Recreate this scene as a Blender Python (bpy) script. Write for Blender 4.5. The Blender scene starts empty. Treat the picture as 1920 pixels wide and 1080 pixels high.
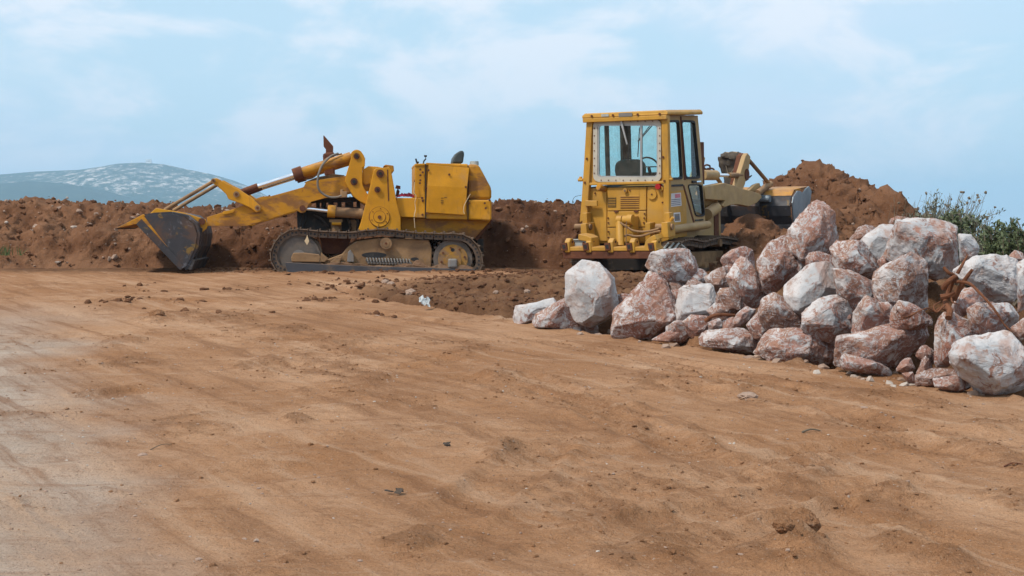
import bpy, bmesh, math, random
import numpy as np
from mathutils import Vector, Matrix

random.seed(7)
RNG = np.random.default_rng(7)
S = bpy.context.scene
COL = S.collection
R = math.radians

# ------------------------------------------------------------------ camera, sky, sun, exposure
FPX = 2600.0                      # focal length in photograph pixels (1920 wide)
EYE = Vector((0, 0, 0.87))
PITCH = math.atan(120 / FPX)      # looking slightly down
cam_data = bpy.data.cameras.new('camera')
cam_data.sensor_width = 36
cam_data.lens = 36 * FPX / 1920
cam_data.clip_start = 0.1
cam_data.clip_end = 30000
cam = bpy.data.objects.new('camera', cam_data)
COL.objects.link(cam)
cam.location = EYE
cam.rotation_euler = (math.pi / 2 - PITCH, 0, 0)
S.camera = cam

SUN_EL, SUN_AZ = R(52), R(234)    # azimuth clockwise from +Y: behind the camera, over its left shoulder
w = bpy.data.worlds.new('World')
S.world = w
w.use_nodes = True
nt = w.node_tree
for n in list(nt.nodes):
    nt.nodes.remove(n)
def N(t, kind, **kw):
    n = t.nodes.new(kind)
    for k, v in kw.items():
        setattr(n, k, v)
    return n
out = N(nt, 'ShaderNodeOutputWorld')
bg = N(nt, 'ShaderNodeBackground')
bg.inputs['Strength'].default_value = 0.112
sky = N(nt, 'ShaderNodeTexSky', sky_type='NISHITA')
sky.sun_disc = False
sky.sun_elevation = SUN_EL
sky.sun_rotation = SUN_AZ
sky.air_density = 1.0
sky.dust_density = 1.6
sky.ozone_density = 2.0
tc = N(nt, 'ShaderNodeTexCoord')
sep = N(nt, 'ShaderNodeSeparateXYZ')
nt.links.new(tc.outputs['Generated'], sep.inputs[0])
zz = N(nt, 'ShaderNodeMath', operation='ADD'); zz.inputs[1].default_value = 0.16
nt.links.new(sep.outputs['Z'], zz.inputs[0])
za = N(nt, 'ShaderNodeMath', operation='MAXIMUM'); za.inputs[1].default_value = 0.05
nt.links.new(zz.outputs[0], za.inputs[0])
dx = N(nt, 'ShaderNodeMath', operation='DIVIDE'); dy = N(nt, 'ShaderNodeMath', operation='DIVIDE')
nt.links.new(sep.outputs['X'], dx.inputs[0]); nt.links.new(za.outputs[0], dx.inputs[1])
nt.links.new(sep.outputs['Y'], dy.inputs[0]); nt.links.new(za.outputs[0], dy.inputs[1])
cmb = N(nt, 'ShaderNodeCombineXYZ')
nt.links.new(dx.outputs[0], cmb.inputs[0]); nt.links.new(dy.outputs[0], cmb.inputs[1])
def cloud(scale, lo, hi, off, detail=5, rough=0.5, src=None, stretch=(1, 1, 1)):
    mp = N(nt, 'ShaderNodeMapping'); mp.inputs['Location'].default_value = off
    mp.inputs['Scale'].default_value = stretch
    nt.links.new(src or cmb.outputs[0], mp.inputs[0])
    no = N(nt, 'ShaderNodeTexNoise'); no.inputs['Scale'].default_value = scale
    no.inputs['Detail'].default_value = detail; no.inputs['Roughness'].default_value = rough
    no.inputs['Distortion'].default_value = 0.3
    nt.links.new(mp.outputs[0], no.inputs['Vector'])
    mr = N(nt, 'ShaderNodeMapRange', interpolation_type='SMOOTHSTEP')
    mr.inputs['From Min'].default_value = lo; mr.inputs['From Max'].default_value = hi
    nt.links.new(no.outputs['Fac'], mr.inputs['Value'])
    return mr.outputs[0]
c1 = cloud(0.9, 0.42, 0.66, (3.3, 0.4, 0))
c2 = cloud(9.5, 0.43, 0.63, (1.93, 5.6, .4), 7, 0.56, tc.outputs['Generated'], (1, 1, 2.0))
SKY_WASH = (5.15, 7.0, 8.2, 1)
CLOUD_COL = (7.3, 7.5, 8.0, 1)
veil = N(nt, 'ShaderNodeMixRGB'); veil.inputs['Fac'].default_value = 0.72      # thin high haze over the blue
veil.inputs[2].default_value = SKY_WASH
nt.links.new(sky.outputs[0], veil.inputs[1])
k1 = N(nt, 'ShaderNodeMath', operation='MULTIPLY'); k1.inputs[1].default_value = 0.75
nt.links.new(c1, k1.inputs[0])
m1 = N(nt, 'ShaderNodeMixRGB'); m1.inputs[2].default_value = (5.5, 6.5, 7.7, 1)
nt.links.new(k1.outputs[0], m1.inputs['Fac']); nt.links.new(veil.outputs[0], m1.inputs[1])
k2 = N(nt, 'ShaderNodeMath', operation='MULTIPLY'); k2.inputs[1].default_value = 0.85
nt.links.new(c2, k2.inputs[0])
m2 = N(nt, 'ShaderNodeMixRGB'); m2.inputs[2].default_value = CLOUD_COL
nt.links.new(k2.outputs[0], m2.inputs['Fac']); nt.links.new(m1.outputs[0], m2.inputs[1])
nt.links.new(m2.outputs[0], bg.inputs[0])
nt.links.new(bg.outputs[0], out.inputs[0])

sun_d = bpy.data.lights.new('sun', 'SUN')
sun_d.energy = 3.1
sun_d.angle = R(6)
sun_d.color = (1.0, 0.92, 0.81)
sun = bpy.data.objects.new('sun', sun_d)
COL.objects.link(sun)
to_sun = Vector((math.sin(SUN_AZ) * math.cos(SUN_EL), math.cos(SUN_AZ) * math.cos(SUN_EL), math.sin(SUN_EL)))
sun.rotation_euler = to_sun.to_track_quat('Z', 'Y').to_euler()
sun.location = to_sun * 60

S.view_settings.view_transform = 'Standard'
S.view_settings.look = 'None'
S.view_settings.exposure = 0.30
S.view_settings.gamma = 1.0
S.view_settings.use_curve_mapping = False
S.render.engine = 'CYCLES'
S.cycles.use_denoising = True
S.cycles.max_bounces = 8
S.cycles.transparent_max_bounces = 12
S.cycles.volume_bounces = 1
S.cycles.caustics_reflective = False
S.cycles.caustics_refractive = False

# ------------------------------------------------------------------ measuring helpers
CP, SP = math.cos(PITCH), math.sin(PITCH)
def ray(px, py):
    u, v = (px - 960) / FPX, (540 - py) / FPX
    return Vector((u, CP + v * SP, -SP + v * CP))
def at(px, py, Y):
    d = ray(px, py)
    return EYE + d * (Y / d.y)
def onplane(Mi, px, py, axis, val):
    """photograph pixel -> point of a machine's own frame on the plane axis = val"""
    o = Mi @ EYE
    d = (Mi.to_3x3() @ ray(px, py))
    return o + d * ((val - o[axis]) / d[axis])

# ------------------------------------------------------------------ numpy noise
_P = np.random.default_rng(11).permutation(512).astype(np.int64)
_P = np.concatenate([_P, _P, _P])
_G = np.random.default_rng(5).normal(size=(512, 3)); _G /= np.linalg.norm(_G, axis=1)[:, None]
def pnoise(x, y, z=None):
    x = np.asarray(x, float); y = np.asarray(y, float)
    z = np.zeros_like(x) + 0.37 if z is None else np.asarray(z, float)
    xi, yi, zi = np.floor(x).astype(np.int64), np.floor(y).astype(np.int64), np.floor(z).astype(np.int64)
    xf, yf, zf = x - xi, y - yi, z - zi
    fade = lambda t: t * t * t * (t * (t * 6 - 15) + 10)
    u, v, ww = fade(xf), fade(yf), fade(zf)
    def g(i, j, k):
        h = _P[(_P[(_P[(xi + i) & 511] + yi + j) & 511] + zi + k) & 511]
        gr = _G[h]
        return gr[..., 0] * (xf - i) + gr[..., 1] * (yf - j) + gr[..., 2] * (zf - k)
    L = lambda a, b, t: a + (b - a) * t
    return L(L(L(g(0,0,0), g(1,0,0), u), L(g(0,1,0), g(1,1,0), u), v),
             L(L(g(0,0,1), g(1,0,1), u), L(g(0,1,1), g(1,1,1), u), v), ww)
def fbm(x, y, z=None, octv=4, gain=0.5, lac=2.03):
    a, s, f = 1.0, 0.0, 1.0
    for i in range(octv):
        s = s + a * pnoise(x * f + 13.1 * i, y * f + 7.7 * i, None if z is None else z * f + 3.3 * i)
        a *= gain; f *= lac
    return s
def billow(x, y, z=None, octv=4, gain=0.5, lac=2.07):
    a, s, f = 1.0, 0.0, 1.0
    for i in range(octv):
        s = s + a * (1 - 2.2 * np.abs(pnoise(x * f + 5.1 * i, y * f + 2.7 * i, None if z is None else z * f + 1.3 * i)))
        a *= gain; f *= lac
    return s
def sstep(a, b, x):
    t = np.clip((x - a) / (b - a), 0, 1)
    return t * t * (3 - 2 * t)

# ------------------------------------------------------------------ materials
def material(name, base, rough=0.7, metal=0.0, layers=(), var=0.18, vscale=2.0, bump=(), dust=None, spec=0.4, coord='Object'):
    """layers: (colour, scale, lo, hi, strength, stretch); dust: (colour, strength) settles on upward faces"""
    m = bpy.data.materials.new(name)
    m.use_nodes = True
    t = m.node_tree
    b = t.nodes['Principled BSDF']
    L = t.links.new
    tc = N(t, 'ShaderNodeTexCoord')
    def noise(scale, detail=6, rough_=0.6, stretch=(1, 1, 1), dist=0.0):
        mp = N(t, 'ShaderNodeMapping'); mp.inputs['Scale'].default_value = stretch
        L(tc.outputs[coord], mp.inputs[0])
        n = N(t, 'ShaderNodeTexNoise')
        n.inputs['Scale'].default_value = scale; n.inputs['Detail'].default_value = detail
        n.inputs['Roughness'].default_value = rough_; n.inputs['Distortion'].default_value = dist
        L(mp.outputs[0], n.inputs['Vector'])
        return n.outputs['Fac']
    def mrange(src, lo, hi, a=0.0, bb=1.0):
        r_ = N(t, 'ShaderNodeMapRange', interpolation_type='SMOOTHSTEP')
        for k, v in (('From Min', lo), ('From Max', hi), ('To Min', a), ('To Max', bb)):
            r_.inputs[k].default_value = v
        L(src, r_.inputs['Value'])
        return r_.outputs[0]
    hsv = N(t, 'ShaderNodeHueSaturation'); hsv.inputs['Color'].default_value = (*base, 1)
    L(mrange(noise(vscale, 5), 0.25, 0.75, 1 - var, 1 + var), hsv.inputs['Value'])
    col = hsv.outputs[0]
    for ly in layers:
        c, sc, lo, hi, st = ly[:5]
        stretch = ly[5] if len(ly) > 5 else (1, 1, 1)
        mx = N(t, 'ShaderNodeMixRGB'); mx.inputs[2].default_value = (*c, 1)
        L(mrange(noise(sc, 8, 0.65, stretch, 0.4), lo, hi, 0, st), mx.inputs['Fac'])
        L(col, mx.inputs[1]); col = mx.outputs[0]
    if dust:
        g = N(t, 'ShaderNodeNewGeometry'); s_ = N(t, 'ShaderNodeSeparateXYZ')
        L(g.outputs['Normal'], s_.inputs[0])
        up = mrange(s_.outputs['Z'], 0.25, 0.9)
        k = N(t, 'ShaderNodeMath', operation='MULTIPLY')
        L(up, k.inputs[0]); L(mrange(noise(7), 0.3, 0.6, 0.3 * dust[1], dust[1]), k.inputs[1])
        mx = N(t, 'ShaderNodeMixRGB'); mx.inputs[2].default_value = (*dust[0], 1)
        L(k.outputs[0], mx.inputs['Fac']); L(col, mx.inputs[1]); col = mx.outputs[0]
    L(col, b.inputs['Base Color'])
    rr = mrange(noise(vscale * 3, 5), 0.3, 0.7, max(0.03, rough - 0.1), min(1, rough + 0.12))
    L(rr, b.inputs['Roughness'])
    b.inputs['Metallic'].default_value = metal
    b.inputs['Specular IOR Level'].default_value = spec
    prev = None
    for sc, st, dist in bump:
        bp = N(t, 'ShaderNodeBump'); bp.inputs['Strength'].default_value = st; bp.inputs['Distance'].default_value = dist
        L(noise(sc, 6, 0.6), bp.inputs['Height'])
        if prev: L(prev, bp.inputs['Normal'])
        prev = bp.outputs[0]
    if prev: L(prev, b.inputs['Normal'])
    return m

DUST = (0.36, 0.22, 0.13)
RUST = (0.13, 0.05, 0.025)
MT = {}
MT['yellow'] = material('worn_yellow_paint', (0.52, 0.235, 0.008), 0.50, 0, [
    (DUST, 2.2, 0.50, 0.80, 0.55), ((0.24, 0.09, 0.02), 5, 0.60, 0.78, 0.6), (RUST, 9, 0.68, 0.76, 0.75), (DUST, 26, 0.62, 0.74, 0.35), ((0.20, 0.085, 0.025), 5, 0.58, 0.74, 0.55, (3, 3, .3))],
    dust=(DUST, 0.5), bump=[(9, 0.15, 0.02), (2.2, .25, .05)], spec=0.3)
MT['yellow_rusty'] = material('rust_streaked_yellow_paint', (0.45, 0.20, 0.012), 0.6, 0, [
    ((0.17, 0.075, 0.035), 2.0, 0.44, 0.60, 0.8, (1, 1, 2.5)), (RUST, 7, 0.60, 0.72, 0.6), (DUST, 4, 0.55, 0.75, 0.4)],
    dust=(DUST, 0.5), spec=0.25)
MT['ochre'] = material('ochre_cab_paint', (0.47, 0.245, 0.035), 0.55, 0, [
    ((0.40, 0.25, 0.10), 2.4, 0.48, 0.76, 0.5), ((0.22, 0.10, 0.03), 6, 0.62, 0.78, 0.5), (RUST, 14, 0.69, 0.76, 0.7), ((0.24, 0.12, 0.04), 5, 0.56, 0.74, 0.5, (3, 3, .3))], dust=(DUST, 0.45), spec=0.3)
MT['tan'] = material('faded_tan_paint', (0.39, 0.26, 0.115), 0.65, 0, [
    ((0.30, 0.20, 0.11), 2.0, 0.45, 0.7, 0.7), ((0.22, 0.11, 0.05), 8, 0.62, 0.76, 0.6), (RUST, 16, 0.68, 0.76, 0.6)], dust=(DUST, 0.45), spec=0.25)
MT['dusty'] = material('dust_caked_yellow_steel', (0.27, 0.165, 0.085), 0.85, 0, [
    ((0.16, 0.10, 0.06), 3, 0.42, 0.62, 0.8), ((0.34, 0.17, 0.03), 5, 0.6, 0.75, 0.6), ((0.10, 0.06, 0.04), 8, 0.62, 0.75, 0.6)], dust=(DUST, 0.6), bump=[(14, 0.3, 0.02)], spec=0.15)
MT['rust'] = material('dark_rust', (0.11, 0.042, 0.024), 0.85, 0, [((0.20, 0.08, 0.035), 6, 0.5, 0.7, 0.7), ((0.05, 0.025, 0.02), 10, 0.55, 0.7, 0.6)], bump=[(20, 0.3, 0.01)], spec=0.2)
MT['blade'] = material('scraped_dark_bucket_steel', (0.040, 0.040, 0.046), 0.6, 0.2, [
    ((0.10, 0.055, 0.035), 2.4, 0.48, 0.66, 0.8), ((0.22, 0.23, 0.26), 5, 0.60, 0.76, 0.7), ((0.45, 0.45, 0.46), 16, 0.66, 0.72, 0.7, (1, 1, 0.25)), ((0.28, 0.16, 0.02), 3.4, 0.58, 0.66, 0.6)], spec=0.4)
MT['black'] = material('black_worn_steel', (0.036, 0.032, 0.031), 0.6, 0.1, [((0.10, 0.055, 0.036), 3, 0.48, 0.66, 0.7), ((0.20, 0.20, 0.20), 4, 0.56, 0.72, 0.6), ((0.42, 0.42, 0.42), 14, 0.66, 0.72, 0.7, (1, 1, 0.2))], spec=0.3)
MT['bluesteel'] = material('grey_blue_bare_steel', (0.19, 0.23, 0.26), 0.5, 0.35, [((0.30, 0.33, 0.36), 3, 0.5, 0.7, 0.6), ((0.10, 0.11, 0.12), 7, 0.6, 0.72, 0.5)], spec=0.5)
MT['track'] = material('earth_caked_track_steel', (0.115, 0.082, 0.06), 0.8, 0.15, [((0.19, 0.115, 0.07), 5, 0.45, 0.65, 0.8), ((0.035, 0.03, 0.028), 9, 0.55, 0.7, 0.7)], dust=((0.26, 0.17, 0.11), 0.5), bump=[(25, 0.4, 0.01)], spec=0.25)
MT['idler'] = material('grey_worn_wheel_steel', (0.15, 0.125, 0.105), 0.7, 0.2, [((0.085, 0.08, 0.078), 4, 0.45, 0.65, 0.7), ((0.22, 0.15, 0.095), 6, 0.55, 0.72, 0.6)], spec=0.3)
MT['guard'] = material('blue_black_guard_plate', (0.062, 0.062, 0.07), 0.6, 0.2, [((0.17, 0.115, 0.075), 3, 0.48, 0.66, 0.7), ((0.28, 0.16, 0.03), 7, 0.68, 0.74, 0.7)], dust=(DUST, 0.7), spec=0.35)
MT['dark'] = material('oily_black_machinery', (0.022, 0.018, 0.016), 0.7, 0.1, [((0.10, 0.065, 0.04), 6, 0.5, 0.68, 0.7)], dust=((0.16, 0.10, 0.06), 0.5), spec=0.3)
MT['grey'] = material('grey_dusty_metal', (0.20, 0.19, 0.18), 0.6, 0.3, [((0.28, 0.2, 0.13), 5, 0.5, 0.7, 0.6)], spec=0.4)
MT['palegrey'] = material('pale_grey_paint', (0.36, 0.38, 0.36), 0.6, 0, [((0.22, 0.17, 0.12), 6, 0.55, 0.72, 0.6)])
MT['chrome'] = material('chromed_rod', (0.80, 0.82, 0.85), 0.14, 1.0, [], var=0.05)
MT['rubber_and_shade'] = material('black_rubber_and_shade', (0.018, 0.018, 0.02), 0.7, 0, [((0.06, 0.05, 0.04), 9, 0.5, 0.7, 0.6)])
MT['hose'] = material('dusty_grey_hose', (0.16, 0.145, 0.125), 0.8, 0, [((0.30, 0.21, 0.13), 8, 0.5, 0.7, 0.6)])
MT['seat'] = material('dark_green_grey_vinyl', (0.034, 0.045, 0.045), 0.5, 0, [((0.10, 0.09, 0.08), 5, 0.5, 0.7, 0.5)])
MT['cream'] = material('cream_white_window_frame', (0.47, 0.435, 0.36), 0.55, 0, [((0.33, 0.25, 0.15), 9, 0.6, 0.74, 0.5)])
MT['alum'] = material('dull_aluminium', (0.42, 0.42, 0.41), 0.45, 0.6, [((0.26, 0.22, 0.17), 9, 0.55, 0.7, 0.5)])
MT['red'] = material('red_lens', (0.36, 0.012, 0.014), 0.3, 0)
MT['cloth'] = material('crimson_cloth', (0.38, 0.018, 0.06), 0.9, 0, [((0.14, 0.008, 0.02), 14, 0.45, 0.6, 0.8)])
MT['rope'] = material('pale_rope', (0.55, 0.42, 0.26), 0.9, 0)
MT['paper'] = material('white_paper_print', (0.62, 0.60, 0.60), 0.7, 0)
MT['ink'] = material('grey_print_ink', (0.16, 0.17, 0.20), 0.8, 0)
MT['pinkink'] = material('faded_pink_ink', (0.60, 0.20, 0.24), 0.8, 0)
MT['root'] = material('red_brown_root_bark', (0.15, 0.062, 0.032), 0.9, 0, [((0.09, 0.035, 0.02), 12, 0.45, 0.65, 0.8)], bump=[(30, 0.5, 0.01)], spec=0.15)
MT['bark'] = material('grey_brown_stump_bark', (0.10, 0.08, 0.062), 0.95, 0, [((0.045, 0.036, 0.03), 7, 0.45, 0.6, 0.8, (1, 1, 0.2)), ((0.18, 0.14, 0.10), 12, 0.6, 0.72, 0.6)], bump=[(14, 0.7, 0.03)], spec=0.1)
MT['wood'] = material('cut_wood_face', (0.34, 0.22, 0.13), 0.85, 0)
MT['plastic'] = material('white_plastic_scrap', (0.42, 0.45, 0.46), 0.5, 0, [((0.35, 0.36, 0.36), 7, 0.5, 0.65, 0.6)])
MT['whitewall'] = material('white_lime_wall', (0.9, 0.9, 0.9), 0.8, 0, var=0.03)

def glass(name, tint, gloss):
    m = bpy.data.materials.new(name); m.use_nodes = True
    t = m.node_tree; t.nodes.remove(t.nodes['Principled BSDF'])
    o = t.nodes['Material Output']
    tr = N(t, 'ShaderNodeBsdfTransparent'); tr.inputs[0].default_value = (*tint, 1)
    gl = N(t, 'ShaderNodeBsdfGlossy'); gl.inputs['Roughness'].default_value = 0.03
    df = N(t, 'ShaderNodeBsdfDiffuse'); df.inputs[0].default_value = (0.30, 0.27, 0.22, 1)
    fr = N(t, 'ShaderNodeFresnel'); fr.inputs['IOR'].default_value = gloss
    mx = N(t, 'ShaderNodeMixShader'); t.links.new(fr.outputs[0], mx.inputs[0])
    t.links.new(tr.outputs[0], mx.inputs[1]); t.links.new(gl.outputs[0], mx.inputs[2])
    no = N(t, 'ShaderNodeTexNoise'); no.inputs['Scale'].default_value = 6; no.inputs['Detail'].default_value = 8
    mr = N(t, 'ShaderNodeMapRange'); mr.inputs['From Min'].default_value = 0.4; mr.inputs['From Max'].default_value = 0.8
    mr.inputs['To Min'].default_value = 0.02; mr.inputs['To Max'].default_value = 0.20
    t.links.new(no.outputs['Fac'], mr.inputs['Value'])
    m2 = N(t, 'ShaderNodeMixShader'); t.links.new(mr.outputs[0], m2.inputs[0])
    t.links.new(mx.outputs[0], m2.inputs[1]); t.links.new(df.outputs[0], m2.inputs[2])
    t.links.new(m2.outputs[0], o.inputs[0])
    return m
MT['glass'] = glass('teal_tinted_glass', (0.74, 0.93, 0.91), 1.5)

# ------------------------------------------------------------------ mesh helpers
class MB:
    def __init__(s): s.v = []; s.f = []; s.m = []
    def add(s, vs, fs, mi=0):
        o = len(s.v); s.v += [tuple(p) for p in vs]
        s.f += [[i + o for i in f] for f in fs]; s.m += [mi] * len(fs); return s
    def box(s, c, d, rot=None, mi=0):
        vs = []
        for x in (-.5, .5):
            for y in (-.5, .5):
                for z in (-.5, .5):
                    p = Vector((x * d[0], y * d[1], z * d[2]))
                    if rot: p = rot @ p
                    vs.append(p + Vector(c))
        return s.add(vs, [(0,1,3,2),(4,6,7,5),(0,4,5,1),(2,3,7,6),(0,2,6,4),(1,5,7,3)], mi)
    def prism(s, pts, vec, mi=0):
        n = len(pts); vec = Vector(vec); pts = [Vector(p) for p in pts]
        vs = pts + [p + vec for p in pts]
        fs = [list(range(n))[::-1], list(range(n, 2 * n))] + [(i, (i + 1) % n, n + (i + 1) % n, n + i) for i in range(n)]
        return s.add(vs, fs, mi)
    def tube(s, a, b, r, r2=None, n=12, mi=0, caps=True):
        a, b = Vector(a), Vector(b); r2 = r if r2 is None else r2
        q = (b - a).to_track_quat('Z', 'Y')
        vs = []
        for p, rr in ((a, r), (b, r2)):
            for i in range(n):
                t = 2 * math.pi * i / n
                vs.append(p + q @ Vector((rr * math.cos(t), rr * math.sin(t), 0)))
        fs = [(i, (i + 1) % n, n + (i + 1) % n, n + i) for i in range(n)]
        if caps: fs += [list(range(n))[::-1], list(range(n, 2 * n))]
        return s.add(vs, fs, mi)
    def path(s, pts, r, n=8, mi=0, taper=1.0):
        pts = [Vector(p) for p in pts]; vs = []; fs = []; k = len(pts)
        for j, p in enumerate(pts):
            d = (pts[min(j + 1, k - 1)] - pts[max(j - 1, 0)])
            q = d.to_track_quat('Z', 'Y'); rr = (r[j] if isinstance(r, (list, tuple)) else r * (1 + (taper - 1) * j / max(1, k - 1)))
            for i in range(n):
                t = 2 * math.pi * i / n
                vs.append(p + q @ Vector((rr * math.cos(t), rr * math.sin(t), 0)))
        for j in range(k - 1):
            for i in range(n):
                fs.append((j * n + i, j * n + (i + 1) % n, (j + 1) * n + (i + 1) % n, (j + 1) * n + i))
        fs += [list(range(n))[::-1], list(range((k - 1) * n, k * n))]
        return s.add(vs, fs, mi)
    def build(s, name, mats, parent=None, bevel=0.0, smooth=False, loc=None):
        me = bpy.data.meshes.new(name)
        me.from_pydata(s.v, [], s.f)
        if not isinstance(mats, (list, tuple)): mats = [mats]
        for m in mats: me.materials.append(MT[m] if isinstance(m, str) else m)
        me.polygons.foreach_set('material_index', s.m)
        bm = bmesh.new(); bm.from_mesh(me); bmesh.ops.recalc_face_normals(bm, faces=bm.faces)
        bm.to_mesh(me); bm.free()
        o = bpy.data.objects.new(name, me); COL.objects.link(o)
        if parent: o.parent = parent
        if loc: o.location = loc
        if smooth:
            me.polygons.foreach_set('use_smooth', [True] * len(me.polygons))
            e = o.modifiers.new('split', 'EDGE_SPLIT'); e.split_angle = R(38)
        if bevel:
            b = o.modifiers.new('bevel', 'BEVEL'); b.width = bevel; b.segments = 2; b.limit_method = 'ANGLE'; b.angle_limit = R(40)
        return o
def smooth_pts(pts, n=6):
    """Catmull-Rom through points"""
    P = [Vector(p) for p in pts]; P = [P[0] * 2 - P[1]] + P + [P[-1] * 2 - P[-2]]; o = []
    for i in range(1, len(P) - 2):
        for k in range(n):
            t = k / n; a, b, c, d = P[i - 1], P[i], P[i + 1], P[i + 2]
            o.append(0.5 * ((2 * b) + (c - a) * t + (2 * a - 5 * b + 4 * c - d) * t * t + (3 * b - a - 3 * c + d) * t ** 3))
    return o + [P[-2]]
def np_mesh(name, V, Fq, mat, parent=None, smooth=True, attrs=None):
    me = bpy.data.meshes.new(name)
    V = np.asarray(V, np.float32); Fq = np.asarray(Fq, np.int32); k = Fq.shape[1]
    me.vertices.add(len(V)); me.vertices.foreach_set('co', V.ravel())
    me.loops.add(Fq.size); me.loops.foreach_set('vertex_index', Fq.ravel())
    me.polygons.add(len(Fq)); me.polygons.foreach_set('loop_start', np.arange(len(Fq), dtype=np.int32) * k)
    me.polygons.foreach_set('use_smooth', np.full(len(Fq), smooth))
    for an, av in (attrs or {}).items():
        a = me.attributes.new(an, 'FLOAT', 'POINT'); a.data.foreach_set('value', np.asarray(av, np.float32))
    me.materials.append(mat); me.update(calc_edges=True); me.validate()
    o = bpy.data.objects.new(name, me); COL.objects.link(o)
    if parent: o.parent = parent
    return o
def grid_faces(ny, nx):
    i = np.arange(ny * nx).reshape(ny, nx)
    return np.stack([i[:-1, :-1], i[:-1, 1:], i[1:, 1:], i[1:, :-1]], -1).reshape(-1, 4)
def tag(o, label=None, cat=None, group=None, kind=None):
    if label: o['label'] = label
    if cat: o['category'] = cat
    if group: o['group'] = group
    if kind: o['kind'] = kind
    return o
def empty(name, label, cat, loc=(0, 0, 0), matrix=None, group=None):
    o = bpy.data.objects.new(name, None); COL.objects.link(o); o.empty_display_size = 0.3
    if matrix is not None: o.matrix_world = matrix
    else: o.location = loc
    return tag(o, label, cat, group)
def dup(o, parent=None, loc=None, mat=None):
    c = o.copy(); COL.objects.link(c); c.parent = parent
    if mat is not None: c.matrix_local = mat
    if loc is not None: c.location = loc
    return c
def lumps(V, sizes, squash=0.7, rng=RNG):
    """many small angular clods as one vertex/face array"""
    t = (1 + 5 ** .5) / 2
    ico = np.array([(-1,t,0),(1,t,0),(-1,-t,0),(1,-t,0),(0,-1,t),(0,1,t),(0,-1,-t),(0,1,-t),(t,0,-1),(t,0,1),(-t,0,-1),(-t,0,1)]) / 1.9
    f = np.array([(0,11,5),(0,5,1),(0,1,7),(0,7,10),(0,10,11),(1,5,9),(5,11,4),(11,10,2),(10,7,6),(7,1,8),(3,9,4),(3,4,2),(3,2,6),(3,6,8),(3,8,9),(4,9,5),(2,4,11),(6,2,10),(8,6,7),(9,8,1)])
    n = len(V)
    q = rng.normal(size=(n, 12, 3)) * 0.16 + ico[None]
    q *= rng.uniform(0.65, 1.25, (n, 1, 3)) * np.array([1, 1, squash])
    a = rng.uniform(0, 6.28, n); c, s_ = np.cos(a)[:, None], np.sin(a)[:, None]
    x = q[..., 0] * c - q[..., 1] * s_; y = q[..., 0] * s_ + q[..., 1] * c
    q = np.stack([x, y, q[..., 2]], -1) * np.asarray(sizes)[:, None, None] + np.asarray(V)[:, None, :]
    return q.reshape(-1, 3), (f[None] + 12 * np.arange(n)[:, None, None]).reshape(-1, 3)
# ------------------------------------------------------------------ outlines of the boulders (measured), used by the ground too
ZOOM = {'A': (5.144, 960, 440), 'B': (4.91, 1260, 460), 'C': (5.685, 1420, 370), 'D': (4.91, 1480, 500),
        'E': (5.4, 1660, 400), 'F': (5.4, 1660, 550), 'G': (3.6, 940, 380), 'P': (1.0, 0, 0)}
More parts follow.
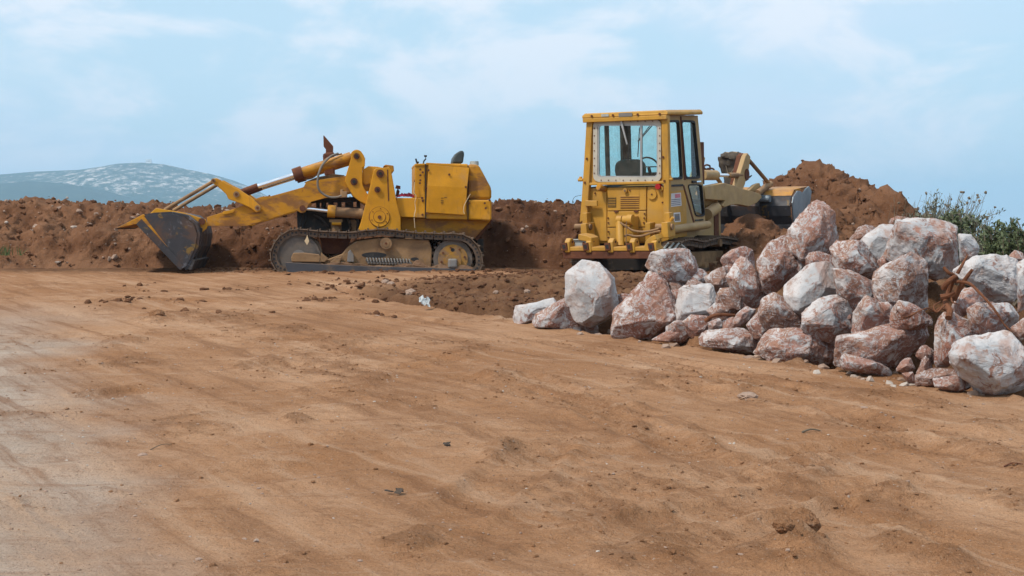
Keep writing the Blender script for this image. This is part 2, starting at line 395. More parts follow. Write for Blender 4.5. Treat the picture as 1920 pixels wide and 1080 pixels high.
# zoom, outline, metres behind the front row, whiteness, redness, label
ROCKS = [
 ('A', [(25,820),(60,695),(130,690),(320,700),(335,640),(380,630),(440,660),(430,730),(300,780),(160,865),(40,865)], .45, .78, .3, 'low grey-white rock at the far tip of the boulder pile'),
 ('A', [(120,820),(300,775),(430,700),(500,655),(560,690),(720,840),(810,935),(560,920),(250,870),(150,860)], .12, .52, .5, 'low sloping red-veined rock leaning under the big white slab'),
 ('A', [(555,400),(690,285),(830,300),(960,440),(1000,640),(990,720),(900,850),(840,915),(620,800),(548,670)], .35, .97, .2, 'upright smooth white slab, largest rock at the pile tip'),
 ('A', [(1005,590),(1060,570),(1150,600),(1140,680),(1040,720),(1008,680)], .95, .55, .4, 'small pinkish rock half hidden behind the upright white slab'),
 ('A', [(1010,730),(1270,510),(1370,415),(1450,480),(1540,680),(1550,800),(1500,880),(1330,975),(1150,985),(1000,960),(1040,870)], .12, .42, .5, 'large tilted brown rock flecked with white beside the upright white slab'),
 ('A', [(1270,450),(1330,370),(1420,400),(1520,480),(1500,570),(1400,580),(1290,530)], .75, .5, .4, 'knobbly pink-white rock wedged beneath the round pale boulder'),
 ('G', [(985,420),(1040,340),(1120,340),(1200,325),(1280,340),(1360,430),(1350,490),(1260,520),(1150,550),(1080,500),(1010,460)], .95, .58, .4, 'round pale pink boulder perched just below the ripper beam'),
 ('A', [(1370,1010),(1470,950),(1600,910),(1660,960),(1660,1020),(1500,1030)], .12, .35, .6, 'small red rock at the dirt edge beside the tilted brown rock'),
 ('G', [(1115,600),(1200,588),(1235,600),(1185,690),(1140,680)], .75, .5, .5, 'narrow pinkish rock squeezed left of the square grey-white block'),
 ('B', [(20,640),(75,410),(130,390),(340,380),(420,430),(420,590),(340,640),(40,685)], .55, .88, .1, 'square grey-white block with a flat chipped face'),
 ('B', [(410,490),(450,410),(540,405),(620,490),(625,590),(540,610),(430,570)], .6, .28, .75, 'small rounded orange rock right of the square grey block'),
 ('B', [(300,300),(420,225),(520,215),(560,330),(520,400),(410,425),(340,380)], 1.0, .42, .55, 'squat orange-pink rock above the small rounded orange rock'),
 ('B', [(520,300),(640,125),(700,170),(860,400),(870,470),(820,530),(720,565),(650,520),(540,370)], .82, .45, .6, 'tall diamond-shaped rock standing on its point in the pile'),
 ('B', [(450,140),(560,50),(660,25),(720,50),(760,100),(750,220),(640,200),(540,225),(490,180)], 1.3, .32, .6, 'reddish rock atop the pile behind the diamond-shaped rock'),
 ('C', [(20,690),(170,490),(290,450),(440,590),(510,690),(400,830),(170,1010),(110,1040),(60,830)], 1.05, .42, .8, 'leaning slab with orange face and grey-white edge'),
 ('C', [(310,440),(420,270),(540,150),(640,60),(730,90),(790,180),(810,330),(830,480),(790,560),(700,660),(520,680),(450,600)], 1.35, .48, .9, 'tall red and white peaked boulder, highest of the pile'),
 ('C', [(520,680),(560,610),(690,580),(790,640),(850,780),(760,790),(620,760),(520,760)], 1.1, .36, .6, 'small tan rock tucked under the tall red peaked boulder'),
 ('C', [(270,940),(500,760),(740,715),(850,830),(890,980),(880,1150),(560,1280),(400,1200)], .75, .98, .05, 'blue-white block with brown seams in mid pile'),
 ('C', [(800,560),(870,490),(1100,490),(1200,560),(1330,760),(1220,870),(980,850),(870,790)], 1.1, .52, .55, 'blocky pink-brown rock above the mid pile blue-white block'),
 ('C', [(970,480),(1090,330),(1190,295),(1270,340),(1180,450),(1060,510)], 1.6, .38, .5, 'small brown rock peeping over the smooth pale slab'),
 ('P', [(1603,462),(1655,424),(1692,420),(1692,480),(1662,508),(1642,505),(1622,482)], 1.5, .95, .1, 'smooth pale grey slab leaning behind the pink-brown blocks'),
 ('E', [(40,420),(130,260),(150,105),(300,100),(520,110),(740,190),(775,280),(765,560),(660,610),(470,640),(300,520),(90,500)], 1.45, .66, .5, 'largest broad white and red boulder along the top of the pile'),
 ('E', [(755,230),(900,240),(945,330),(910,460),(850,530),(770,470)], 1.55, .86, .2, 'rounded white rock at the end of the broad top boulder'),
 ('E', [(-70,620),(150,480),(310,400),(380,470),(460,680),(490,850),(460,910),(330,965),(90,900),(-20,950),(-100,780)], .85, .5, .55, 'big streaked brown boulder with sloping face in mid pile'),
 ('D', [(430,40),(640,90),(850,180),(865,240),(830,340),(700,330),(590,430),(480,300)], .82, .45, .4, 'wedge-shaped grey-brown rock right of the blue-white block'),
 ('D', [(150,440),(290,310),(430,300),(560,360),(610,500),(560,630),(420,695),(260,650),(145,560)], .35, .58, .5, 'knobbly round rock with a tan smear low in the pile'),
 ('D', [(600,430),(710,300),(820,330),(930,450),(930,560),(760,620),(590,650)], .42, .45, .5, 'dome-shaped brown rock right of the knobbly round rock'),
 ('D', [(820,335),(900,325),(948,370),(945,450),(880,430)], .5, .6, .4, 'small pale rock on the shoulder of the dome-shaped rock'),
 ('D', [(955,410),(1020,330),(1120,350),(1340,490),(1200,560),(950,575)], .48, .42, .7, 'twisted red rock below the big streaked boulder'),
 ('D', [(440,900),(490,660),(800,620),(900,580),(1050,560),(1130,530),(1250,560),(1270,680),(1120,800),(980,900),(850,900),(640,850)], .15, .36, .35, 'long grey-brown slab lying along the front of the pile'),
 ('D', [(490,890),(530,815),(620,840),(820,900),(950,985),(800,1000),(600,965)], -.08, .42, .55, 'low flat rock in the dirt under the long grey-brown slab'),
 ('P', [(1422,660),(1437,636),(1452,623),(1480,622),(1531,626),(1567,647),(1567,676),(1553,686),(1500,682),(1440,672)], 0, .36, .75, 'long red-brown block in the front row of the pile'),
 ('B', [(215,900),(310,790),(480,780),(650,790),(720,830),(780,930),(780,985),(600,975),(400,930)], 0, .52, .45, 'low mauve-white block at the dirt edge below the square grey block'),
 ('B', [(110,710),(180,650),(330,670),(330,800),(240,880),(150,810)], .32, .36, .5, 'shadowed brown rock under the square grey-white block'),
 ('B', [(330,720),(430,675),(475,730),(450,790),(350,810)], .25, .72, .3, 'fist-shaped white rock behind the low mauve-white block'),
 ('B', [(540,730),(600,640),(680,575),(755,600),(740,660),(640,730),(570,755)], .38, .62, .3, 'thin tilted pale stone below the small rounded orange rock'),
 ('B', [(690,710),(800,620),(850,700),(900,800),(850,860),(760,850)], .3, .45, .4, 'wedge of pale brown rock beside the blocky red-brown rock'),
 ('B', [(820,600),(850,510),(960,450),(1080,520),(1170,600),(1180,800),(1000,800),(900,790),(830,680)], .45, .28, .75, 'blocky dark red-brown rock below the leaning orange slab'),
 ('B', [(470,690),(560,670),(590,730),(560,800),(480,790)], .3, .35, .5, 'small brown rock under the thin tilted pale stone'),
 ('F', [(480,300),(560,230),(690,235),(900,345),(840,410),(760,530),(680,670),(620,735),(510,745)], .25, .42, .7, 'tapering brown rock standing below the tangled roots'),
 ('F', [(695,630),(750,550),(860,475),(960,480),(1060,405),(1200,410),(1440,520),(1470,760),(1430,1015),(1250,990),(1080,1030),(990,1015),(880,930),(760,760)], 0, .84, .3, 'largest white boulder in the front row, nearest the camera'),
 ('F', [(860,180),(930,130),(1080,110),(1250,200),(1290,400),(1150,450),(1050,440),(960,480),(880,350)], .5, .48, .5, 'mottled round rock above the large white front boulder'),
 ('F', [(1080,118),(1230,110),(1320,180),(1370,250),(1290,350),(1180,260)], .66, .8, .4, 'smooth cream rock behind the mottled round rock'),
 ('F', [(1280,350),(1440,240),(1460,430),(1340,460)], .4, .5, .6, 'tan rock cut by the picture edge above the white front boulder'),
 ('E', [(850,520),(940,465),(1120,460),(1300,480),(1360,700),(1330,800),(1300,960),(1130,915),(1000,840),(800,660),(740,600)], .95, .9, .25, 'big flat-faced white boulder behind the tangled roots'),
 ('E', [(1345,520),(1440,470),(1450,900),(1350,970),(1365,700)], .8, .82, .2, 'pale rock at the picture edge beside the flat-faced white boulder'),
 ('E', [(1260,430),(1320,370),(1380,400),(1410,490),(1290,500)], 1.3, .55, .4, 'small round pink rock sitting on the flat-faced white boulder'),
 ('E', [(680,970),(740,860),(800,740),(900,760),(1040,900),(900,960),(760,1040),(680,1030)], .6, .42, .4, 'shadowed wedge-shaped rock under the tangled roots'),
 ('F', [(310,630),(370,540),(430,525),(490,580),(485,700),(400,690)], .22, .32, .3, 'small egg-shaped grey rock beside the tapering brown rock'),
 ('F', [(110,780),(180,680),(250,650),(300,770),(200,800)], .1, .42, .3, 'small angular grey rock under the end of the long slab'),
 ('F', [(325,800),(370,680),(410,640),(480,740),(430,820),(340,840)], .12, .3, .4, 'small pointed brown rock below the egg-shaped grey rock'),
 ('F', [(160,810),(270,795),(310,905),(220,900)], .02, .42, .6, 'small pink chip of rock at the dirt edge by the long slab'),
 ('F', [(505,860),(760,835),(790,900),(870,970),(700,990),(600,970),(520,940)], 0, .58, .5, 'low cream stone half sunk beside the large white front boulder'),
 ('F', [(330,835),(500,760),(780,800),(800,850),(520,880),(480,940),(330,925)], .12, .12, .8, 'dark red earthy rock behind the low cream stone'),
 ('C', [(1280,650),(1390,590),(1430,700),(1330,790)], 1.25, .15, .6, 'small brown rock in the gap beneath the smooth pale slab'),
]
_fx = [940, 1000, 1200, 1420, 1570, 1700, 1800, 1920, 2000]
_fd = [16.6, 15.9, 14.5, 13.2, 12.2, 11.3, 10.8, 10.4, 10.1]
def front_depth(px): return float(np.interp(px, _fx, _fd))
rock_info = []
for z, pts, off, wh, rd, lab in ROCKS:
    sc, ox, oy = ZOOM[z]
    P = [(ox + x / sc, oy + y / sc) for x, y in pts]
    xs = [p[0] for p in P]; ys = [p[1] for p in P]
    pcx = (min(xs) + max(xs)) / 2
    Y = front_depth(pcx) + off
    ww = (max(xs) - min(xs)) / FPX * Y; hh = (max(ys) - min(ys)) / FPX * Y
    thick = 0.5 * (ww + hh) * 0.85
    Yc = Y + thick * 0.42                              # the outline's plane lies behind the front face
    rock_info.append(dict(P=P, Y=Yc, th=thick, w=wh, r=rd, lab=lab, c=at(pcx, (min(ys) + max(ys)) / 2, Yc),
                          bot=at(pcx, max(ys), Yc).z, h=hh * Yc / Y))

# ------------------------------------------------------------------ the right-hand machine's frame (used by the ground)
RM_ORG = Vector((2.03, 24.9, -0.06))
RM = Matrix.Translation(RM_ORG) @ Matrix.Rotation(R(-30), 4, 'Z') @ Matrix.Rotation(R(4.3), 4, 'X')
RMi = RM.inverted()

# ------------------------------------------------------------------ ground
EA = np.array((-2.7, 20.8)); ED = np.array((0.538, -0.843)); EN = np.array((0.843, 0.538))
PATCH = []       # loose soil: px, py, radius px, height m, roughness
for px, py, rp, h in [(1495,1035,55,.11),(1420,1050,60,.02),(500,682,55,.035),(640,640,60,.03),(235,642,50,.025),(215,682,40,.025),(230,566,45,.02),
                      (330,592,60,.02),(300,605,30,.03),(700,712,40,.02),(950,852,45,.03),(945,700,40,.015),(870,660,40,.02),(1330,845,25,.035),
                      (1290,803,25,.02),(1200,797,30,.015),(1830,838,45,.045),(1845,798,40,.03),(1890,945,60,.035),(1520,882,70,.03),(1490,925,60,.03),
                      (1660,925,45,.04),(1640,960,60,.03),(1250,1045,50,.03),(1150,1060,50,.025),(420,597,70,.012),(800,770,30,.012),(560,785,30,.012),
                      (1500,690,60,.02),(1620,745,60,.02),(1740,760,60,.025),(1380,720,50,.02),(1230,715,60,.02),(290,602,18,.035),(540,620,50,.02),
                      (1900,870,50,.02),(1700,1030,70,.02),(1790,1060,50,.03),(770,1015,60,.015),(1690,915,30,.04),(1900,800,30,.03)]:
    PATCH.append((px, py, rp, h))
def z_smooth(x, y):
    """large shape of the ground; numpy arrays"""
    x = np.asarray(x, float); y = np.asarray(y, float)
    road = -0.73 + 0.0292 * np.minimum(y, 25) + 0.0 * x
    road = road + 0.03 * fbm(x / 7 + 3, y / 7, octv=2)
    s = (x - EA[0]) * EN[0] + (y - EA[1]) * EN[1]
    t = (x - EA[0]) * ED[0] + (y - EA[1]) * ED[1]
    wob = 0.25 * fbm(x / 1.6, y / 1.6 + 9, octv=2)
    fade = sstep(-2.6, 1.6, t)
    road = road - 0.05 * sstep(-2.4, 0.3, s) * sstep(-2, 2, t)
    drop = 0.42 * sstep(0.05, 0.55, s + wob * 0.25) + 0.10 * sstep(2.0, 5.0, s) * sstep(4, 9, t)
    low = road - drop
    pad = 0.01 * fbm(x / 2, y / 2, octv=2) + 0.0 * y
    n = fbm(x / 1.1 + 20, y / 1.1, octv=3)
    yw = np.maximum(17.9, EA[1] - (x - EA[0]) * 0.843 / 0.538 + 1.15)
    P = 0.56 * sstep(0, .42, y - yw + 0.35 * n) + 0.44 * sstep(.5, 4.2, y - yw + 0.5 * n)
    beyond = low + (pad - low) * P
    z = road + (beyond - road) * fade * sstep(-0.1, 0.25, s)
    z = np.where(y > 25, pad + 0 * z, z)
    # the heap the big machine has driven up onto
    u = (x - RM_ORG.x) * math.sin(R(30)) + (y - RM_ORG.y) * math.cos(R(30))
    v = (x - RM_ORG.x) * math.cos(R(30)) - (y - RM_ORG.y) * math.sin(R(30))
    ramp = 0 * u - 0.05
    m = sstep(-1.2, -0.2, u) * (1 - sstep(1.3, 2.4, np.abs(v))) * (1 - sstep(6, 9, u))
    z = z + (ramp - z) * m
    # country falls away behind the site
    d = np.sqrt(np.maximum(y - 33, 0) ** 2 + np.maximum(np.abs(x) - 40, 0) ** 2)
    z = z - 55 * sstep(0, 420, d) - 0.0 * d + 6 * fbm(x / 300, y / 300, octv=3) * sstep(100, 600, d)
    return z
_rx = np.array([r['c'].x for r in rock_info]); _ry = np.array([r['c'].y + 0.42 for r in rock_info])
_rz = np.array([r['bot'] - 0.06 for r in rock_info])
_n0 = len(_rx)
_ex = [(a + .05, b + .55, c - .42) for a, b, c in zip(_rx, _ry, _rz)]                                  # the heap's back slope
_ex += [(a + d, b + .1, c - d * .85) for a, b, c, r in zip(_rx, _ry, _rz, rock_info) if np.mean([p[0] for p in r['P']]) > 1850 for d in (.4, .8, 1.2)]   # and its end, past the frame
_rx = np.concatenate([_rx, [e[0] for e in _ex]]); _ry = np.concatenate([_ry, [e[1] for e in _ex]]); _rz = np.concatenate([_rz, [e[2] for e in _ex]])
def core(x, y, z):
    """earth and broken stone filling the heap under the boulders"""
    sel = (x > -1) & (x < 8) & (y > 9) & (y < 20)
    idx = np.nonzero(sel.ravel())[0]
    if not len(idx): return z
    X = x.ravel()[idx][:, None]; Y = y.ravel()[idx][:, None]
    o = z.copy().ravel()
    for c in range(0, len(idx), 20000):
        i = slice(c, c + 20000)
        wgt = np.exp(-((X[i] - _rx) ** 2 + (Y[i] - _ry) ** 2) / 0.22 ** 2)
        sw = wgt.sum(1)
        h = (wgt * _rz).sum(1) / (sw + 1e-9)
        m = np.clip(sw * 1.6, 0, 1)
        zz_ = o[idx[i]]
        o[idx[i]] = zz_ + np.maximum(h - zz_, 0) * m
    return o.reshape(z.shape)
def gpt(px, py, lo=3.0, hi=60.0):
    """where the ray of a photograph pixel meets the smooth ground"""
    Ys = np.concatenate([np.linspace(lo, 30, 1500), np.linspace(30, hi, 200)])
    d = ray(px, py)
    X = d.x / d.y * Ys; Z = EYE.z + d.z / d.y * Ys
    g = z_smooth(X, Ys)
    k = np.nonzero(Z <= g)[0]
    i = k[0] if len(k) else len(Ys) - 1
    return Vector((X[i], Ys[i], g[i]))
patch_w = []
for px, py, rp, h in PATCH:
    p = gpt(px, py)
    patch_w.append((p.x, p.y, rp / FPX * p.y, h))
RUTW = []
for pts in [[(1040,636),(1300,688),(1600,757),(1920,850)], [(930,622),(1200,676),(1500,748),(1920,880)], [(1100,720),(1400,742),(1700,798),(1920,834)], [(640,1066),(800,1000),(950,900),(1010,846),(1040,800)],
            [(700,1074),(1000,984),(1250,905),(1500,852),(1750,828)], [(860,1076),(1150,1005),(1480,935),(1900,902)], [(60,560),(400,566),(700,588),(900,618)], [(0,640),(300,622),(650,642),(950,700),(1250,800)],
            [(200,702),(500,690),(800,690),(1100,760),(1400,900)], [(80,760),(350,720),(700,735),(1000,790)], [(1150,1070),(1400,1000),(1700,960),(1910,965)], [(1290,700),(1560,770),(1900,905)]]:
    RUTW.append([tuple(gpt(*p)[:2]) for p in pts])
def z_full(x, y):
    """ground height, loose-soil mask and paleness"""
    z = core(x, y, z_smooth(x, y))
    near = 1 - sstep(30, 45, y)
    loose = np.zeros_like(z)
    lump = np.zeros_like(z)
    nz = fbm(x * 3.2, y * 3.2, octv=3)
    tn = fbm(x * 6 + 70, y * 8, octv=5, gain=.62)
    for cx, cy, r, h in patch_w:
        sel = (np.abs(x - cx) < 2.6 * r) & (np.abs(y - cy) < 5.2 * r)
        if not sel.any(): continue
        d2 = ((x[sel] - cx) / r) ** 2 + ((y[sel] - cy) / (1.9 * r)) ** 2
        g = np.exp(-d2 * (1.0 + 0.8 * nz[sel]))
        loose[sel] = np.maximum(loose[sel], sstep(.22, .95, g + .75 * tn[sel]))
        lump[sel] += h * .7 * g
    # the torn bank beyond the road edge is all loose soil
    s = (x - EA[0]) * EN[0] + (y - EA[1]) * EN[1]; t = (x - EA[0]) * ED[0] + (y - EA[1]) * ED[1]
    bank = sstep(-0.05, 0.5, s + 0.25 * nz) * sstep(-2.6, 0.6, t) * (1 - sstep(24, 40, y))
    bank = np.maximum(bank, sstep(24.3, 25.3, y + 0.5 * nz) * near)
    scat = sstep(0.15, 0.65, fbm(x / 1.1 + 40, y / 1.3, octv=3) + .6 * tn) * 0.8
    loose = np.clip(np.maximum(np.maximum(loose * .999, bank), scat), 0, .999)
    fine = np.exp(-np.maximum(y - 9, 0) / 26)
    z = z + lump * (0.25 + 0.75 * billow(x * 11, y * 11, octv=4)) * near
    z = z + near * (0.007 * fbm(x / 0.6, y / 0.45, octv=4) + 0.0045 * fbm(x * 5, y * 10, octv=4) * fine)
    z = z + near * loose * (0.016 * billow(x * 5, y * 5, octv=4) + 0.003 * fbm(x * 30, y * 30, octv=2) * fine)
    z = z + near * bank * (0.085 - 0.065 * sstep(22.3, 24.2, y)) * (billow(x * 2.6, y * 2.6, octv=5, gain=.6) - 1.0)
    # shallow wheel ruts sweeping across the road
    for (x0, y0, a, bnd, wd) in [(-1.6, 9.0, 0.9, 0.06, .22), (-0.9, 8.0, 0.95, 0.05, .22), (1.2, 9.0, 0.25, -0.03, .25), (2.1, 8.4, 0.22, -0.03, .25), (-2.5, 13, 0.75, 0.02, .25)]:
        cx = x0 + (y - y0) / a + bnd * (y - y0) ** 2
        dd = (x - cx) * a / math.sqrt(1 + a * a)
        fr = np.exp(-((y - y0) / 5.0) ** 2)
        z = z + fr * near * (-0.014 * np.exp(-(dd / wd) ** 2) + 0.010 * np.exp(-((np.abs(dd) - wd * 1.5) / (wd * .5)) ** 2))
    for pts in RUTW:
        best = np.full_like(z, 9.0); along = np.zeros_like(z); acc = 0.0
        x0, x1 = min(p[0] for p in pts) - .8, max(p[0] for p in pts) + .8; y0, y1 = min(p[1] for p in pts) - .8, max(p[1] for p in pts) + .8
        sel = (x > x0) & (x < x1) & (y > y0) & (y < y1)
        if not sel.any(): continue
        xs_, ys_ = x[sel], y[sel]; bd = np.full(len(xs_), 9.); al = np.zeros(len(xs_)); fr_ = np.zeros(len(xs_)); tot = sum(math.dist(a, b) for a, b in zip(pts, pts[1:]))
        for a, b in zip(pts, pts[1:]):
            ln = math.dist(a, b); ux, uy = (b[0] - a[0]) / ln, (b[1] - a[1]) / ln
            tt = np.clip((xs_ - a[0]) * ux + (ys_ - a[1]) * uy, 0, ln)
            dd = np.hypot(xs_ - a[0] - tt * ux, ys_ - a[1] - tt * uy)
            m = dd < bd; bd[m] = dd[m]; al[m] = acc + tt[m]; acc += ln
        env = sstep(0, .8, al) * (1 - sstep(tot - .8, tot, al)) * (.35 + .65 * sstep(-.15, .2, fbm(xs_ * .9, ys_ * .9 + 31, octv=2)))
        bd = bd + .05 * fbm(xs_ * 2.1, ys_ * 2.1, octv=2)
        ins = 1 - sstep(.13, .2, bd)
        z[sel] += env * (-.022 * ins + .020 * np.exp(-((bd - .23) / .05) ** 2) + ins * .006 * np.sin(al * 2 * math.pi / .085 + bd * 9))
        loose[sel] = np.maximum(loose[sel], np.clip(env * (.40 * ins + .85 * np.exp(-((bd - .23) / .06) ** 2) * sstep(-.2, .3, tn[sel])), 0, .9))
    # crawler cleat prints
    for pa, pb, hw in [((1385, 905), (1560, 862), .20), ((1690, 1055), (1800, 990), .14)]:
        a, b = gpt(*pa), gpt(*pb)
        dv = np.array((b.x - a.x, b.y - a.y)); ln = np.linalg.norm(dv); dv /= ln
        tt = (x - a.x) * dv[0] + (y - a.y) * dv[1]; ss = -(x - a.x) * dv[1] + (y - a.y) * dv[0]
        m = sstep(0, .15, tt) * (1 - sstep(ln - .15, ln, tt)) * (1 - sstep(hw * .8, hw, np.abs(ss)))
        z = z + m * 0.016 * np.sin(tt * 2 * math.pi / 0.13)
        z = z + 0.018 * np.exp(-((np.abs(ss) - hw * 1.1) / .05) ** 2) * sstep(0, .2, tt) * (1 - sstep(ln - .2, ln, tt))
        loose = np.maximum(loose, m * (.25 + .6 * (np.sin(tt * 2 * math.pi / 0.13) < -.2)))
    pale = 0.9 * sstep(0.75, -0.75, x + 1.75 + 0.33 * (y - 5.65) + 0.9 * fbm(x / 1.4, y / 1.4 + 4, octv=5)) * (1 - sstep(13, 20, y))
    return z, loose + bank * .999, pale
def geo(a, b, n): return list(np.geomspace(a, b, n))
xs = np.array([-v for v in geo(9.2, 9000, 46)][::-1] + list(np.arange(-9, 9.01, 0.034)) + geo(9.2, 9000, 46))
ys = np.array([-v for v in geo(2, 3000, 14)][::-1] + [0, 2, 3.5] + list(np.geomspace(4.2, 26, 560)) + list(np.arange(26.1, 36, 0.14)) + geo(36.5, 12000, 60))
GX, GY = np.meshgrid(xs, ys)
GZ, GL, GP = z_full(GX, GY)
MT['ground'] = None
def soil_material(name, mode):
    m = bpy.data.materials.new(name); m.use_nodes = True
    t = m.node_tree; b = t.nodes['Principled BSDF']; L = t.links.new
    tc = N(t, 'ShaderNodeTexCoord')
    def noise(scale, detail=6, rough=0.6, stretch=(1, 1, 1), dist=0.0):
        mp = N(t, 'ShaderNodeMapping'); mp.inputs['Scale'].default_value = stretch
        L(tc.outputs['Object'], mp.inputs[0])
        n = N(t, 'ShaderNodeTexNoise')
        for k, v in (('Scale', scale), ('Detail', detail), ('Roughness', rough), ('Distortion', dist)): n.inputs[k].default_value = v
        L(mp.outputs[0], n.inputs['Vector']); return n.outputs['Fac']
    def mr(src, lo, hi, a=0., c=1.):
        r_ = N(t, 'ShaderNodeMapRange', interpolation_type='SMOOTHSTEP')
        for k, v in (('From Min', lo), ('From Max', hi), ('To Min', a), ('To Max', c)): r_.inputs[k].default_value = v
        L(src, r_.inputs['Value']); return r_.outputs[0]
    def mix(f, c1, c2):
        mx = N(t, 'ShaderNodeMixRGB')
        if hasattr(f, 'links'): L(f, mx.inputs['Fac'])
        else: mx.inputs['Fac'].default_value = f
        for i, c in ((1, c1), (2, c2)):
            if hasattr(c, 'links'): L(c, mx.inputs[i])
            else: mx.inputs[i].default_value = (*c, 1)
        return mx.outputs[0]
    def attr(n):
        a = N(t, 'ShaderNodeAttribute'); a.attribute_name = n; return a.outputs['Fac']
    if mode == 'ground':
        c = mix(mr(noise(0.55, 8, 0.6, (1, .8, 1), .6), .35, .68), (0.345, 0.170, 0.080), (0.480, 0.275, 0.156))
        c = mix(mr(noise(1.7, 8, 0.62, (1, .45, 1), .8), .50, .72, 0, .55), c, (0.265, 0.125, 0.058))
        c = mix(mr(noise(4.5, 8, 0.65), .52, .75, 0, .45), c, (0.50, 0.33, 0.22))
        c = mix(attr('pale'), c, mix(mr(noise(1.5, 8), .3, .7), (0.40, 0.315, 0.25), (0.50, 0.42, 0.35)))
        c = mix(mr(attr('loose'), 0., 1., 0, .62), c, mix(mr(noise(2.4, 7), .35, .65), (0.165, 0.078, 0.036), (0.29, 0.142, 0.070)))
        c = mix(mr(noise(3.2, 9, .7, (.45, 1.7, 1), .5), .50, .70, 0, .55), c, (0.235, 0.112, 0.055))
        c = mix(mr(noise(2.6, 9, .7, (.4, 1.5, 1), .5), .54, .74, 0, .5), c, (0.50, 0.335, 0.225))
        c = mix(mr(noise(13, 8, .72, (.6, 1.3, 1), .3), .54, .70, 0, .5), c, (0.21, 0.105, 0.055))
        r0_ = N(t, 'ShaderNodeMapping'); r0_.inputs['Rotation'].default_value = (0, 0, R(57.4)); L(tc.outputs['Object'], r0_.inputs[0])
        rt_ = N(t, 'ShaderNodeMapping'); rt_.inputs['Scale'].default_value = (.22, 2.4, 1)
        L(r0_.outputs[0], rt_.inputs[0]); ns_ = N(t, 'ShaderNodeTexNoise')
        for k, v in (('Scale', 1.5), ('Detail', 9), ('Roughness', .68), ('Distortion', .4)): ns_.inputs[k].default_value = v
        L(rt_.outputs[0], ns_.inputs['Vector'])
        c = mix(mr(ns_.outputs['Fac'], .49, .66, 0, .65), c, (0.215, 0.100, 0.047))
        c = mix(mr(ns_.outputs['Fac'], .32, .48, .55, 0), c, (0.52, 0.335, 0.215))
        c = mix(mr(noise(85, 3, .6), .54, .70, 0, .55), c, (0.17, 0.08, 0.042))
        c = mix(mr(noise(70, 3, .6, (1, 1, 1), .2), .58, .72, 0, .45), c, (0.50, 0.34, 0.23))
        c = mix(mr(noise(38, 4, .6), .66, .74, 0, .5), c, (0.52, 0.44, 0.38))
        c = mix(mr(noise(23, 5, .6), .62, .74, 0, .5), c, (0.17, 0.09, 0.05))
        c = mix(mr(attr('loose'), 1.0, 1.9, 0, .88), c, mix(mr(noise(1.6, 8), .35, .62), (0.098, 0.046, 0.024), (0.185, 0.095, 0.049)))
        c = mix(mr(noise(30, 5, .6), .66, .74, 0, .45), c, (0.36, 0.26, 0.18))
        far = N(t, 'ShaderNodeSeparateXYZ'); L(tc.outputs['Object'], far.inputs[0])
        c = mix(mr(far.outputs['Y'], 45, 160), c, mix(mr(noise(.01, 6), .4, .6), (0.06, 0.075, 0.035), (0.16, 0.14, 0.08)))
        bumps = ((9, .6, .07), (34, .75, .035), (120, .7, .018))
    else:
        c = mix(mr(noise(0.8, 7, .6), .36, .62), (0.070, 0.031, 0.017), (0.140, 0.066, 0.035))
        c = mix(attr('pale'), c, mix(mr(noise(1.3, 7), .35, .65), (0.155, 0.072, 0.037), (0.235, 0.120, 0.066)))
        c = mix(mr(noise(5, 8, .65), .55, .72, 0, .6), c, (0.085, 0.036, 0.020))
        c = mix(mr(noise(14, 6, .6), .64, .74, 0, .55), c, (0.36, 0.24, 0.16))
        c = mix(mr(noise(30, 4, .6), .69, .75, 0, .8), c, (0.50, 0.42, 0.36))
        bumps = ((8, .5, .10), (26, .6, .05), (90, .4, .02))
    L(c, b.inputs['Base Color'])
    b.inputs['Roughness'].default_value = 0.95; b.inputs['Specular IOR Level'].default_value = 0.1
    prev = None
    for sc, st, ds in bumps:
        bp = N(t, 'ShaderNodeBump'); bp.inputs['Strength'].default_value = st; bp.inputs['Distance'].default_value = ds
        L(noise(sc, 5, .65), bp.inputs['Height'])
        if prev: L(prev, bp.inputs['Normal'])
        prev = bp.outputs[0]
    L(prev, b.inputs['Normal'])
    return m
MT['ground'] = soil_material('packed_clay_road', 'ground')
MT['soil'] = soil_material('dug_red_soil', 'soil')
gr = np_mesh('ground', np.stack([GX, GY, GZ], -1).reshape(-1, 3), grid_faces(len(ys), len(xs)), MT['ground'], attrs={'loose': GL.ravel(), 'pale': GP.ravel()})
tag(gr, kind='structure')
from bisect import bisect
def gz(x, y):
    return float(z_full(np.array([[x]]), np.array([[y]]))[0][0, 0])

# ------------------------------------------------------------------ earth bank behind the machines
def heap_mesh(name, X, Y, Zs, pale, amp, freq=1.0, seed=0.0):
    """lumpy soil: heightfield pushed along its normals"""
    gy_, gx_ = np.gradient(Zs)
    dxs = np.gradient(X, axis=1); dys = np.gradient(Y, axis=0)
    nx, ny = -gx_ / dxs, -gy_ / dys
    ln = np.sqrt(nx ** 2 + ny ** 2 + 1)
    q = freq
    d = amp * (0.55 * billow(X * 1.1 * q + seed, Y * 1.1 * q, Zs * 1.1 * q, 3) + 0.42 * billow(X * 3.3 * q, Y * 3.3 * q + seed, Zs * 3.3 * q, 3) + 0.34 * fbm(X * 9 * q, Y * 9 * q, Zs * 9 * q, 4, .62))
    V = np.stack([X + d * nx / ln, Y + d * ny / ln, Zs + d / ln], -1)
    return V
bx = np.arange(-17, 7.5, 0.04); by = np.concatenate([np.arange(25.8, 30.2, 0.05), np.geomspace(30.25, 36, 30)])
BX, BY = np.meshgrid(bx, by)
crest_px = [-400, 0, 60, 110, 160, 215, 270, 330, 400, 450, 560, 700, 850, 930, 1000, 1060, 1120, 1250, 1400, 1600]
crest_py = [406, 402, 397, 402, 407, 410, 402, 414, 412, 404, 400, 402, 400, 401, 398, 404, 402, 480, 500, 505]
